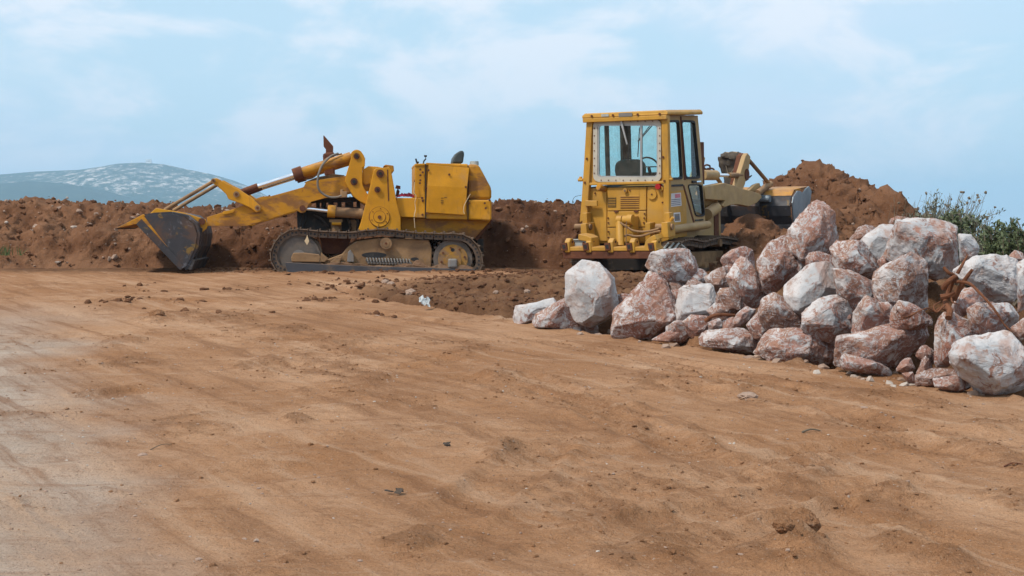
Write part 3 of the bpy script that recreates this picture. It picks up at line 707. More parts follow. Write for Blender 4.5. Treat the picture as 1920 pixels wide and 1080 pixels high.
cx_w = [(p - 960) / FPX * 28.6 for p in crest_px]; cz_w = [at(p, q, 28.6).z - 0.10 for p, q in zip(crest_px, crest_py)]
crest = np.interp(bx, cx_w, cz_w)[None, :]
foot = np.interp(bx, [-17, -10.5, -7, -4, 0, 7], [25.9, 26.1, 26.5, 26.9, 26.6, 26.6])[None, :] + 0.25 * fbm(BX / 1.5, BX * 0 + 3, octv=2)
rise = np.clip((BY - foot) / (28.4 - foot), 0, 1)
prof = np.clip(np.where(BX < -6, rise ** 0.95, rise ** 0.8) + .22 * fbm(BX / 1.4, BY / 1.0 + 30, octv=3) * rise * (1 - rise) * 4, 0, 1.1)
fall = 1 - sstep(29.0, 34.5, BY)
BZ = -0.07 + (crest + 0.07) * prof * fall + 0.12 * fbm(BX / 1.3, BY / 1.3 + 8, octv=2) * prof
bpale = sstep(-4.5, -8.5, BX + 1.2 * fbm(BX / 1.5, BY / 1.5, octv=3) + (BZ - 0.5) * 0.8) * 0.85 + 0.35 * sstep(0.15, 0.45, fbm(BX / 0.9, BZ / 0.9 + 4, octv=3))
BV = heap_mesh('bank', BX, BY, BZ, bpale, 0.28 * (.12 + .88 * sstep(0.02, .35, rise)))
bank = np_mesh('earth_bank', BV.reshape(-1, 3), grid_faces(*BX.shape), MT['soil'], attrs={'pale': np.clip(bpale, 0, 1).ravel()})
tag(bank, kind='structure')

# heap of fresh soil in front of the big machine's bucket
mx_ = np.arange(3.2, 10.2, 0.04); my_ = np.arange(25.2, 37, 0.06)
MX, MY = np.meshgrid(mx_, my_)
def cone(px, py, Y, slope, flat=0.12):
    p = at(px, py, Y); d = np.sqrt((MX - p.x) ** 2 + ((MY - p.y) * 0.9) ** 2)
    return p.z - slope * (np.sqrt(d * d + flat * flat) - flat)
mz = np.full_like(MX, -0.6)
for a in [(1530, 330, 33.2, 0.72), (1478, 362, 33.0, 0.78), (1600, 378, 32.6, 0.6), (1662, 386, 31.0, 1.4), (1645, 404, 31.0, .5), (1432, 462, 27.2, 0.5), (1560, 430, 27.6, .55), (1410, 436, 28.3, 1.0), (1480, 466, 27, .5), (1700, 440, 30, .5)]:
    c = cone(*a); k = 0.10
    hh_ = np.clip(0.5 + 0.5 * (c - mz) / k, 0, 1); mz = mz + (c - mz) * hh_ + k * hh_ * (1 - hh_)
mz = mz + .22 * fbm(MX / 1.1, MY / 1.1 + 3, octv=3)
MV = heap_mesh('mound', MX, MY, mz, None, 0.30, 1.3, 4.0)
mound = np_mesh('soil_mound', MV.reshape(-1, 3), grid_faces(*MX.shape), MT['soil'], attrs={'pale': np.clip(0.45 + 0.7 * fbm(MX / 1.2, mz / 0.8, octv=3), 0, 1).ravel()})
tag(mound, 'peaked heap of loose red-brown soil beyond the loader bucket', 'soil heap')

# ------------------------------------------------------------------ far hill
hx = np.linspace(-3300, 1200, 300); hy = np.linspace(3600, 6800, 130)
HX, HY = np.meshgrid(hx, hy)
D1 = 5000.
rp = [(-500, 345), (-200, 335), (0, 327), (70, 321), (150, 318), (190, 312), (225, 306), (270, 304), (310, 307), (350, 316), (400, 326), (440, 338), (475, 352), (510, 372), (550, 392), (600, 408), (700, 425), (1000, 430)]
rx_ = [(p - 960) / FPX * D1 for p, q in rp]; rz_ = [at(p, q, D1).z for p, q in rp]
ridge = np.interp(hx, rx_, rz_)[None, :]
tfr = np.clip(1 - np.abs(HY - D1) / 1350, 0, 1)
HZ = -60 + (ridge + 60) * (tfr ** 0.85) + 9 * fbm(HX / 220, HY / 220, octv=5) * (tfr < 0.97)
def hill_material():
    m = bpy.data.materials.new('scrub_and_limestone_hill'); m.use_nodes = True
    t = m.node_tree; b = t.nodes['Principled BSDF']; L = t.links.new
    tc = N(t, 'ShaderNodeTexCoord')
    def noise(scale, detail, stretch=(1, 1, 1), rough=.6, loc=(0, 0, 0)):
        mp = N(t, 'ShaderNodeMapping'); mp.inputs['Scale'].default_value = stretch; mp.inputs['Location'].default_value = loc
        L(tc.outputs['Object'], mp.inputs[0]); n = N(t, 'ShaderNodeTexNoise')
        for k, v in (('Scale', scale), ('Detail', detail), ('Roughness', rough)): n.inputs[k].default_value = v
        L(mp.outputs[0], n.inputs['Vector']); return n.outputs['Fac']
    def mr(s, lo, hi, a=0., c=1.):
        r_ = N(t, 'ShaderNodeMapRange', interpolation_type='SMOOTHSTEP')
        for k, v in (('From Min', lo), ('From Max', hi), ('To Min', a), ('To Max', c)): r_.inputs[k].default_value = v
        L(s, r_.inputs['Value']); return r_.outputs[0]
    a1 = N(t, 'ShaderNodeAttribute'); a1.attribute_name = 'bare'
    big = noise(.006, 4); fine = noise(.034, 9, (1, .5, 1.6), .74)
    s_ = N(t, 'ShaderNodeMath', operation='ADD'); L(fine, s_.inputs[0])
    k_ = N(t, 'ShaderNodeMath', operation='MULTIPLY'); k_.inputs[1].default_value = .22; L(a1.outputs['Fac'], k_.inputs[0]); L(k_.outputs[0], s_.inputs[1])
    b2 = N(t, 'ShaderNodeMath', operation='MULTIPLY_ADD'); b2.inputs[1].default_value = .3; L(big, b2.inputs[0]); L(s_.outputs[0], b2.inputs[2])
    f = mr(b2.outputs[0], .84, 1.03, 0, .9)
    mx = N(t, 'ShaderNodeMixRGB'); mx.inputs[1].default_value = (0.026, 0.050, 0.030, 1); mx.inputs[2].default_value = (0.66, 0.58, 0.52, 1)
    L(f, mx.inputs['Fac']); L(mx.outputs[0], b.inputs['Base Color'])
    b.inputs['Roughness'].default_value = .95; b.inputs['Specular IOR Level'].default_value = 0.05
    return m
bare = sstep(-2000, -1500, HX + 500 * fbm(HX / 400, HY / 400, octv=2)) * sstep(20, 130, HZ + 30 * fbm(HX / 120, HY / 120 + 3, octv=2)) + 0.4 * sstep(-1900, -1500, HX) * sstep(.1, .4, fbm(HX / 160, HZ / 60, octv=3))
hill = np_mesh('hill', np.stack([HX, HY, HZ], -1).reshape(-1, 3), grid_faces(*HX.shape), hill_material(), attrs={'bare': np.clip(bare, 0, 1).ravel()})
tag(hill, kind='structure')
# darker wooded ridge in front of its left flank
wx = np.linspace(-3600, -1000, 160); wy = np.linspace(3000, 4300, 60); WX, WY = np.meshgrid(wx, wy)
rp2 = [(-700, 330), (-300, 322), (0, 332), (60, 326), (130, 330), (200, 345), (260, 366), (330, 388), (400, 402), (520, 420)]
D2 = 4200.
r2 = np.interp(wx, [(p - 960) / FPX * D2 for p, q in rp2], [at(p, q, D2).z for p, q in rp2])[None, :]
t2 = np.clip(1 - np.abs(WY - D2) / 1100, 0, 1)
WZ = -58 + (r2 * 0.86 + 58) * t2 ** 0.9 + 5 * fbm(WX / 150, WY / 150, octv=4)
wm = material('dark_wooded_slope', (0.022, 0.042, 0.028), 0.95, 0, [((0.05, 0.07, 0.035), .03, .5, .65, .8), ((0.40, 0.36, 0.30), .05, .70, .74, .8)], vscale=.02, spec=0.05)
tag(np_mesh('wooded_ridge', np.stack([WX, WY, WZ], -1).reshape(-1, 3), grid_faces(*WX.shape), wm, attrs=None), kind='structure')
hb = at(279, 303, 4990)
hh = empty('hilltop_building', 'small white building on the summit of the far hill', 'building', (hb.x, hb.y, hb.z - 6))
MB().box((0, 0, 5), (18, 12, 14)).build('wall', 'whitewall', hh)
MB().prism([(-10, -7, 12), (10, -7, 12), (10, -7, 13.5), (0, -7, 15), (-10, -7, 13.5)], (0, 14, 0)).build('roof', 'whitewall', hh)
for xx in (-5, 0, 5): MB().box((xx, -6.1, 7), (2, .4, 3)).build('window', 'rubber_and_shade', hh)
hp = at(247, 306, 4990)
MB().tube((hp.x, hp.y, hp.z - 12), (hp.x, hp.y, hp.z + 10), 1.2, .5).build('mast', 'whitewall')
tag(bpy.data.objects['mast'], 'thin mast standing on the far hill left of its white building', 'mast')
tb = at(976, 400, 900); tt_ = at(976, 386, 900)
tw = empty('water_tower', 'tiny white tower far off just above the earth bank', 'tower', (tb.x, tb.y, tb.z - 40))
MB().tube((0, 0, 0), (0, 0, 40.5), .5, .35).build('shaft', 'whitewall', tw, smooth=True)
MB().tube((0, 0, 40.5), (0, 0, 44), .8, .8).tube((0, 0, 44), (0, 0, 45.2), .8, .1).build('head', 'whitewall', tw, smooth=True)
# ------------------------------------------------------------------ air
hz = MB().box((0, 4500, 120), (24000, 19000, 520)).build('haze', 'whitewall')
hm = bpy.data.materials.new('haze_air'); hm.use_nodes = True
t = hm.node_tree; t.nodes.remove(t.nodes['Principled BSDF'])
pv = N(t, 'ShaderNodeVolumePrincipled'); pv.inputs['Color'].default_value = (0.50, 0.75, 0.99, 1); pv.inputs['Density'].default_value = 0.00017
pv.inputs['Anisotropy'].default_value = 0.0
t.links.new(pv.outputs[0], t.nodes['Material Output'].inputs['Volume'])
hz.data.materials.clear(); hz.data.materials.append(hm)
tag(hz, kind='stuff')
# ------------------------------------------------------------------ boulders
def rock_material():
    m = bpy.data.materials.new('red_and_white_limestone'); m.use_nodes = True
    t = m.node_tree; b = t.nodes['Principled BSDF']; L = t.links.new
    oi = N(t, 'ShaderNodeObjectInfo'); sp = N(t, 'ShaderNodeSeparateColor'); L(oi.outputs['Color'], sp.inputs[0])
    tc = N(t, 'ShaderNodeTexCoord')
    def noise(scale, detail=8, rough=.62, dist=0., off=0.):
        mp = N(t, 'ShaderNodeMapping'); mp.inputs['Location'].default_value = (off, off, off)
        L(tc.outputs['Object'], mp.inputs[0]); n = N(t, 'ShaderNodeTexNoise')
        for k, v in (('Scale', scale), ('Detail', detail), ('Roughness', rough), ('Distortion', dist)): n.inputs[k].default_value = v
        L(mp.outputs[0], n.inputs['Vector']); return n.outputs['Fac']
    def mr(s, lo, hi, a=0., c=1.):
        r_ = N(t, 'ShaderNodeMapRange', interpolation_type='SMOOTHSTEP')
        for k, v in (('From Min', lo), ('From Max', hi), ('To Min', a), ('To Max', c)):
            if hasattr(v, 'links'): L(v, r_.inputs[k])
            else: r_.inputs[k].default_value = v
        L(s, r_.inputs['Value']); return r_.outputs[0]
    def ma(op, a, c):
        n = N(t, 'ShaderNodeMath', operation=op)
        for i, v in enumerate((a, c)):
            if hasattr(v, 'links'): L(v, n.inputs[i])
            else: n.inputs[i].default_value = v
        return n.outputs[0]
    def mix(f, c1, c2):
        mx = N(t, 'ShaderNodeMixRGB')
        if hasattr(f, 'links'): L(f, mx.inputs['Fac'])
        else: mx.inputs['Fac'].default_value = f
        for i, c in ((1, c1), (2, c2)):
            if hasattr(c, 'links'): L(c, mx.inputs[i])
            else: mx.inputs[i].default_value = (*c, 1)
        return mx.outputs[0]
    W, Rd, Rn = sp.outputs[0], sp.outputs[1], sp.outputs[2]
    brown = mix(Rd, (0.225, 0.128, 0.106), (0.275, 0.122, 0.084))
    brown = mix(mr(Rn, .45, 1., 0, .55), brown, (0.33, 0.19, 0.155))
    brown = mix(mr(Rn, .35, 0., 0, .6), brown, (0.20, 0.135, 0.105))
    brown = mix(mr(noise(6, 6), .4, .65, 0, .8), brown, (0.165, 0.085, 0.062))
    brown = mix(mr(noise(3.2, 6, off=3.), .5, .7, 0, .7), brown, (0.34, 0.20, 0.135))
    white = mix(mr(noise(2.3, 6, off=9.), .35, .65), (0.52, 0.49, 0.48), (0.35, 0.355, 0.365))
    white = mix(mr(noise(11, 6, off=5.), .52, .68, 0, .6), white, (0.33, 0.22, 0.17))
    white = mix(mr(noise(5, 7, .7, .8, off=6.), .56, .66, 0, .55), white, (0.27, 0.15, 0.11))
    lo = ma('SUBTRACT', 0.62, ma('MULTIPLY', W, 0.29))
    f = mr(noise(7.5, 10, .70, .9), lo, ma('ADD', lo, .10))
    # thin white calcite veins
    v = ma('ABSOLUTE', ma('SUBTRACT', noise(8, 7, .6, 1.4, 21.), .5), 0)
    v = mr(v, .006, .03, 1, 0)
    v = ma('MULTIPLY', v, .75)
    sp2 = mr(noise(22, 5, .65, .8, 2.), .57, .66, 0, .8)
    f = ma('MAXIMUM', f, ma('MAXIMUM', v, sp2))
    g = N(t, 'ShaderNodeNewGeometry')
    chip = ma('MULTIPLY', mr(g.outputs['Pointiness'], .52, .60), mr(noise(9, 5, off=7.), .35, .55))
    f = ma('MAXIMUM', f, ma('MULTIPLY', chip, .85))
    c = mix(f, brown, white)
    stain = mr(noise(2.2, 7, .65, .6, off=14.), .53, .66, 0, .62)
    c = mix(stain, c, (0.30, 0.155, 0.105))
    L(c, b.inputs['Base Color'])
    b.inputs['Roughness'].default_value = .85; b.inputs['Specular IOR Level'].default_value = .2
    b1 = N(t, 'ShaderNodeBump'); b1.inputs['Strength'].default_value = .5; b1.inputs['Distance'].default_value = .03; L(noise(13, 8, .7), b1.inputs['Height'])
    b2 = N(t, 'ShaderNodeBump'); b2.inputs['Strength'].default_value = .35; b2.inputs['Distance'].default_value = .012; L(noise(55, 5, .65), b2.inputs['Height']); L(b1.outputs[0], b2.inputs['Normal'])
    L(b2.outputs[0], b.inputs['Normal'])
    return m
MT['rock'] = rock_material()
def hull_rock(outline, Y, th, levels, rs, amp):
    """closed faceted boulder round an outline that stands at depth Y"""
    c = np.mean(outline, axis=0); pts = []
    outline = [(c[0] + (x - c[0]) * 1.13, c[1] + (y - c[1]) * 1.13) for x, y in outline]
    n = len(outline)
    for (x, y) in outline:
        pts.append(at(x, y, Y + rs.uniform(-.16, .16) * th))
        a = rs.uniform(.50, .92); fx, fy = c[0] + (x - c[0]) * a, c[1] + (y - c[1]) * a
        if rs.random() < .42: pts.append(at(fx, fy, Y - th * rs.uniform(.30, .56)))
        a = rs.uniform(.45, .8); fx, fy = c[0] + (x - c[0]) * a, c[1] + (y - c[1]) * a
        if rs.random() < .7: pts.append(at(fx, fy, Y + th * rs.uniform(.35, .6)))
    for k in range(2): pts.append(at(c[0] + rs.normal() * .12 * np.ptp([p[0] for p in outline]), c[1] + rs.normal() * .12 * np.ptp([p[1] for p in outline]), Y - th * rs.uniform(.45, .6)))
    bm = bmesh.new()
    for p in pts: bm.verts.new(p)
    h = bmesh.ops.convex_hull(bm, input=bm.verts)
    cen = sum((v.co for v in bm.verts), Vector()) / len(bm.verts)
    bmesh.ops.delete(bm, geom=list({g for g in h['geom_interior'] + h['geom_unused'] if isinstance(g, bmesh.types.BMVert)}), context='VERTS')
    for k in range(7):
        nrm = Vector((rs.normal() * .8, -abs(rs.normal()) * .8 - .25, rs.normal() * .75)).normalized()
        sup = max((v.co - cen).dot(nrm) for v in bm.verts)
        bmesh.ops.bisect_plane(bm, geom=list(bm.verts) + list(bm.edges) + list(bm.faces), plane_co=cen + nrm * sup * rs.uniform(.70, .9), plane_no=nrm, clear_outer=True)
        co = [v.co.copy() for v in bm.verts]
        bm.free(); bm = bmesh.new()
        for q in co: bm.verts.new(q)
        h = bmesh.ops.convex_hull(bm, input=bm.verts)
        bmesh.ops.delete(bm, geom=list({g for g in h['geom_interior'] + h['geom_unused'] if isinstance(g, bmesh.types.BMVert)}), context='VERTS')
    bmesh.ops.remove_doubles(bm, verts=bm.verts, dist=.012)
    bmesh.ops.triangulate(bm, faces=bm.faces)
    bmesh.ops.recalc_face_normals(bm, faces=bm.faces)
    bm.verts.index_update()
    V = np.array([v.co[:] for v in bm.verts]); Fc = np.array([[v.index for v in f.verts] for f in bm.faces]); bm.free()
    for lv in range(levels):
        e = np.sort(np.concatenate([Fc[:, [0, 1]], Fc[:, [1, 2]], Fc[:, [2, 0]]]), 1)
        ue, inv = np.unique(e, axis=0, return_inverse=True); inv = inv.ravel()
        mid = (V[ue[:, 0]] + V[ue[:, 1]]) / 2
        k = len(V); V = np.concatenate([V, mid]); nf = len(Fc)
        a, b_, c_ = inv[:nf] + k, inv[nf:2 * nf] + k, inv[2 * nf:] + k
        Fc = np.concatenate([np.stack(q, 1) for q in ((Fc[:, 0], a, c_), (Fc[:, 1], b_, a), (Fc[:, 2], c_, b_), (a, b_, c_))])
        if lv in (1, 2):           # wear the sharp hull edges a little
            e = np.concatenate([Fc[:, [0, 1]], Fc[:, [1, 2]], Fc[:, [2, 0]]])
            s_ = np.zeros_like(V); cnt = np.zeros(len(V))
            np.add.at(s_, e[:, 0], V[e[:, 1]]); np.add.at(cnt, e[:, 0], 1)
            V = V * .96 + .04 * s_ / cnt[:, None]
    fn = np.cross(V[Fc[:, 1]] - V[Fc[:, 0]], V[Fc[:, 2]] - V[Fc[:, 0]])
    vn = np.zeros_like(V)
    for i in range(3): np.add.at(vn, Fc[:, i], fn)
    vn /= np.linalg.norm(vn, axis=1)[:, None] + 1e-12
    o = rs.uniform(0, 90)
    q = V / (th + .05)
    d = amp * th * (.05 * fbm(q[:, 0] * 1.8 + o, q[:, 1] * 1.6, q[:, 2] * 1.6, 3) + .022 * (1 - np.abs(3 * pnoise(q[:, 0] * 3.1 + o, q[:, 1] * 3.1, q[:, 2] * 3.1)))
                    + .020 * billow(q[:, 0] * 6 + o, q[:, 1] * 6, q[:, 2] * 6, 3))
    # stepped chips
    st = pnoise(q[:, 0] * 1.7 + o, q[:, 1] * 1.7 + 4, q[:, 2] * 1.7); d += amp * th * .05 * (np.floor(st * 7) / 7 - st)
    V = V + vn * d[:, None]
    return V, Fc
rs = np.random.default_rng(21)
for r in rock_info:
    big = r['th'] > 0.38
    amp = .55 if r['w'] > .94 else 1.0
    V, Fc = hull_rock(r['P'], r['Y'], r['th'], 4 if big else 3, rs, amp)
    org = np.array([r['c'].x, r['c'].y, V[:, 2].min()])
    o = np_mesh('boulder', V - org, Fc, MT['rock'], smooth=False)
    o.location = org
    o.color = (r['w'], r['r'], rs.random(), 1)
    tag(o, r['lab'], 'boulder', 'boulders of the quarried rock pile')
# smaller broken pieces wedged in the gaps between neighbouring boulders
cen_px = [np.mean(r['P'], axis=0) for r in rock_info]
made = 0
NICK = ['low tip rock', 'red-veined sloping rock', 'upright white slab', 'small hidden pink rock', 'tilted brown rock', 'knobbly wedged rock', 'round pale boulder', 'small red edge rock', 'narrow pinkish rock', 'square grey-white block', 'rounded orange rock', 'squat orange-pink rock', 'diamond-shaped rock', 'reddish top rock', 'leaning orange slab', 'tall red peaked boulder', 'small tan rock', 'blue-white block', 'blocky pink-brown rock', 'small peeping rock', 'smooth pale slab', 'broad top boulder', 'rounded white end rock', 'big streaked boulder', 'grey-brown wedge', 'knobbly round rock', 'dome-shaped rock', 'small pale shoulder rock', 'twisted red rock', 'long grey-brown slab', 'low flat rock', 'long red-brown block', 'low mauve-white block', 'shadowed brown rock', 'fist-shaped white rock', 'thin tilted stone', 'pale brown wedge', 'dark red-brown rock', 'small brown rock', 'tapering brown rock', 'white front boulder', 'mottled round rock', 'smooth cream rock', 'tan edge rock', 'flat-faced white boulder', 'pale edge rock', 'small round pink rock', 'shadowed wedge rock', 'egg-shaped rock', 'small angular grey rock', 'pointed brown rock', 'pink rock chip', 'low cream stone', 'dark earthy rock', 'small gap rock']
for i, r in enumerate(rock_info):
    for j in range(i + 1, len(rock_info)):
        q = rock_info[j]
        dpx = np.linalg.norm(cen_px[i] - cen_px[j])
        if not 45 < dpx < 95 or rs.random() < .5 or made >= 40: continue
        m_ = (cen_px[i] + cen_px[j]) / 2 + rs.normal(size=2) * 5
        sz = rs.uniform(15, 27)
        if m_[1] < 492: continue
        P = [(m_[0] + sz * rs.uniform(.75, 1.15) * math.cos(a), m_[1] + sz * rs.uniform(.6, 1.0) * math.sin(a)) for a in np.arange(0, 6.28, .9) + rs.uniform(0, .9)]
        Yf = max(r['Y'], q['Y']) + .03; th = 2 * sz / FPX * Yf
        V, Fc = hull_rock(P, Yf, th, 2, rs, 1.0)
        org = V.mean(0); org[2] = V[:, 2].min()
        o = np_mesh('rock_fragment', V - org, Fc, MT['rock'], smooth=False)
        o.location = org; o.color = (rs.uniform(.25, .7), rs.uniform(.3, .8), rs.random(), 1); made += 1
        tag(o, 'small broken rock wedged between the %s and the %s' % (NICK[i], NICK[j]), 'rock', 'rock fragments wedged between the boulders')
# stone slab lying on the far soil heap
P = [(1664, 414), (1682, 406), (1700, 408), (1716, 416), (1704, 424), (1672, 423)]
V, Fc = hull_rock(P, 28.3, .25, 3, rs, .5)
o = np_mesh('boulder', V - V.mean(0), Fc, MT['rock'], smooth=False); o.location = V.mean(0); o.color = (.3, .8, .3, 1)
tag(o, 'flat tan stone lying on the tail of the soil heap', 'boulder')
# broken stone chips filling the gaps (uncountable)
cv, cs = [], []
for r in rock_info:
    for k in range(4):
        x = r['c'].x + rs.normal() * .3; y = r['c'].y + .2 + rs.normal() * .15
        cv.append((x, y, 0)); cs.append(rs.uniform(.02, .06))
cv = np.array(cv); zf, _, _ = z_full(cv[:, :1].T, cv[:, 1:2].T); cv[:, 2] = zf[0]
V, Fc = lumps(cv, np.array(cs), .8, rs)
MT['stone'] = material('pale_pebble', (0.30, 0.21, 0.16), 0.9, 0, [((0.44, 0.39, 0.34), 1.3, .52, .62, .9), ((0.24, 0.15, 0.10), 2.1, .55, .65, .8)], spec=.15)
o = np_mesh('rubble', V, Fc, MT['stone'], smooth=False)
tag(o, 'broken stone chips filling the gaps of the boulder pile', 'rubble', kind='stuff')

# ------------------------------------------------------------------ tangled roots on the pile
rt = empty('tangled_root', 'tangle of torn red-brown tree roots caught among the boulders', 'root', at(1772, 575, front_depth(1772) + .42))
ro = rt.location
def E(x, y, Y): return at(1660 + x / 5.4, 400 + y / 5.4, front_depth(1772) + Y) - ro
thick = [([(640, 1060, .15), (650, 980, .22), (610, 900, .35), (640, 800, .38), (680, 690, .34), (690, 630, .30), (640, 600, .28), (590, 545, .30)], .028),
         ([(690, 870, .36), (740, 780, .32), (800, 680, .28), (880, 570, .22)], .029),
         ([(560, 850, .30), (640, 830, .28), (700, 800, .26)], .026),
         ([(730, 610, .34), (780, 520, .34), (830, 430, .40)], .016),
         ([(590, 760, .30), (640, 690, .24), (710, 640, .26), (720, 700, .3)], .026),
         ([(720, 690, .26), (850, 710, .2), (950, 800, .12), (1060, 920, .05), (1130, 1010, .02), (1200, 1120, .02), (1290, 1210, -.02)], .014),
         ([(640, 1000, .2), (560, 960, .22), (500, 990, .2), (430, 960, .16), (320, 1000, .12)], .009),
         ([(670, 860, .25), (680, 900, .2), (740, 920, .2)], .008), ([(600, 930, .2), (520, 1000, .14), (490, 940, .16), (560, 890, .2)], .009)]
for pts, r_ in thick:
    MB().path(smooth_pts([E(*p) for p in pts], 5), r_, 8, taper=.45).build('root_branch', 'root', rt, smooth=True)
fl = [[(320, 1000, .1), (240, 1040, .05), (120, 1060, .02)], [(300, 1010, .1), (220, 1060, .05), (60, 1090, .0)]]
for pts in fl:
    MB().path(smooth_pts([E(*p) for p in pts], 4), .008, 6, taper=.4).build('rootlet', 'root', rt, smooth=True)
bz = at(1345, 592, front_depth(1345) + .33)
MB().path(smooth_pts([at(1322, 602, front_depth(1345) + .18) - bz, at(1338, 592, front_depth(1345) + .16) - bz, at(1358, 590, front_depth(1345) + .2) - bz, at(1378, 591, front_depth(1345) + .25) - bz], 5), .022, 8, taper=.6).build('broken_root', 'root', smooth=True, loc=bz)
tag(bpy.data.objects['broken_root'], 'short broken root lying below the square grey-white block', 'root')
# ------------------------------------------------------------------ side-on crawler loader
LY = 26.0
LO = Vector(((705 - 960) / FPX * LY, LY, 0.0))
LM = Matrix.Translation(LO) @ Matrix.Rotation(R(6.5), 4, 'Z'); LMi = LM.inverted()
LL = empty('crawler_loader', 'old open yellow crawler loader seen side-on with its bucket tipped on the ground', 'loader', matrix=LM)
def p2(zx, zy, y=-0.8):  return onplane(LMi, 480 + zx / 3.725, 240 + zy / 3.725, 1, y)
def p1(zx, zy, y=-0.8):  return onplane(LMi, 200 + zx / 3.723, 240 + zy / 3.723, 1, y)
def side(fn, pts, y0, y1, name, mat, parent=LL, bevel=.012, mirror=False):
    """plate drawn on its near face (y0), running back to y1; mirrored = the far-side twin as well"""
    P = [fn(a, b, y0) for a, b in pts]
    o = MB().prism(P, (0, y1 - y0, 0)).build(name, mat, parent, bevel)
    if mirror:
        Q = [Vector((p.x, -y0, p.z)) for p in P]
        MB().prism(Q, (0, y0 - y1, 0)).build(name, mat, parent, bevel)
    return o
def arc(cx, cy, r, a0, a1, n=8):
    return [(cx + r * math.cos(R(a0 + (a1 - a0) * i / n)), cy + r * math.sin(R(a0 + (a1 - a0) * i / n))) for i in range(n + 1)]
def disc(fn, zx, zy, r, y0, y1, name, mat, parent=LL, n=24, bevel=.006):
    a = fn(zx, zy, y0)
    return MB().tube(a, a + Vector((0, y1 - y0, 0)), r, n=n).build(name, mat, parent, bevel, smooth=True)
PXM = LY / FPX / 3.725          # metres per zoomed pixel

MT['mudm'] = material('dried_mud', (0.24, 0.145, 0.088), .95, 0, [((0.33, 0.22, 0.14), 6, .5, .65, .7), ((0.12, 0.07, 0.045), 9, .55, .7, .7)], bump=[(18, .6, .03)], spec=.1)
MT['hubm'] = material('muddy_hub_paint', (0.33, 0.175, 0.035), .8, 0, [((0.20, 0.13, 0.085), 4, .42, .6, .85), ((0.10, 0.06, 0.04), 7, .55, .68, .7)], spec=.2)
# --- crawler tracks
def make_track(loop, width, pitch, parent, plane, matfn, shoe_mat='track', grouser=.035, outer=1):
    """loop: closed list of (s, z) in the track's plane; plane(s, o, z) -> local point (o runs across the track)"""
    P = [Vector((a, 0, b)) for a, b in loop]
    C = []
    n = len(P)
    for i in range(n):
        a, b, c, d = P[i - 1], P[i], P[(i + 1) % n], P[(i + 2) % n]
        for k in range(14):
            t = k / 14
            C.append(0.5 * ((2 * b) + (c - a) * t + (2 * a - 5 * b + 4 * c - d) * t * t + (3 * b - a - 3 * c + d) * t ** 3))
    L = [0]
    for i in range(len(C)): L.append(L[-1] + (C[(i + 1) % len(C)] - C[i]).length)
    cnt = round(L[-1] / pitch); step = L[-1] / cnt
    def pos(s):
        s %= L[-1]
        i = max(0, min(len(C) - 1, int(np.searchsorted(L, s, side='right')) - 1))
        f = (s - L[i]) / max(1e-9, L[i + 1] - L[i])
        return C[i].lerp(C[(i + 1) % len(C)], f)
    root = MB()
    cen = sum(C, Vector()) / len(C)
    ins = []
    for i in range(cnt * 3):
        s = i * step / 3; p = pos(s); t_ = (pos(s + .02) - pos(s - .02)).normalized(); nrm = Vector((t_.z, 0, -t_.x))
        if nrm.dot(p - cen) < 0: nrm = -nrm
        ins.append(p - nrm * .05)
    for o_ in (-width * .30, width * .30):
        root.path([plane(q.x, o_, q.z) for q in ins] + [plane(ins[0].x, o_, ins[0].z)], .028, 6)
    tr = root.build('crawler_track', 'track', parent)
    shoe = MB().box((0, 0, 0), (step * .93, width, .022)).box((-step * .36, 0, .028), (.022, width * .985, grouser)).box((step * .38, 0, .016), (.02, width * .98, .014))
    so = shoe.build('track_shoe', shoe_mat, tr, .004)
    li = MB()
    for o_ in (-width * .36, width * .36):
        li.box((0, o_, -.066), (step * .90, .035, .092))
        sg = -1 if o_ < 0 else 1
        for q in (-.25, .16):
            li.tube((step * q, o_ + sg * .017, -.058), (step * q, o_ + sg * .021, -.058), .020, n=10, mi=1)
    li.tube((step * .05, -width * .37, -.07), (step * .05, width * .37, -.07), .024, n=8)
    lo = li.build('track_link', ['track', 'rubber_and_shade'], tr, 0)
    for i in range(cnt):
        s = (i + .5) * step; p = pos(s); t_ = (pos(s + step * .45) - pos(s - step * .45)).normalized()
        nrm = Vector((t_.z, 0, -t_.x))
        if nrm.dot(p - cen) < 0: nrm = -nrm
        ax = plane(t_.x, 0, t_.z) - plane(0, 0, 0); az = plane(nrm.x, 0, nrm.z) - plane(0, 0, 0); ay = az.cross(ax)
        if i % 1 == 0:
            jit = 1 + random.uniform(-.01, .01)
            m = Matrix((ax, ay, az)).transposed().to_4x4(); m.translation = plane(p.x, 0, p.z) + az * random.uniform(-.004, .004)
        if i == 0: so.matrix_local = m; lo.matrix_local = m
        else: dup(so, tr, mat=m); dup(lo, tr, mat=m)
    return tr
tl = [(300, 708), (470, 722), (650, 728), (770, 716), (880, 708), (1000, 718), (1150, 732), (1300, 738), (1400, 738), (1480, 760), (1545, 820), (1578, 900), (1572, 975), (1520, 1015),
      (1300, 1022), (1000, 1022), (650, 1020), (300, 1015), (160, 1000), (110, 930), (105, 870), (140, 790), (205, 730)]
loopn = [(p2(a, b, -1.05).x, p2(a, b, -1.05).z) for a, b in tl]
for sgn in (-1, 1):
    make_track(loopn, .46, .172, LL, lambda s, o, z, sgn=sgn: Vector((s, sgn * (1.06 - .23) + o, z)), None)
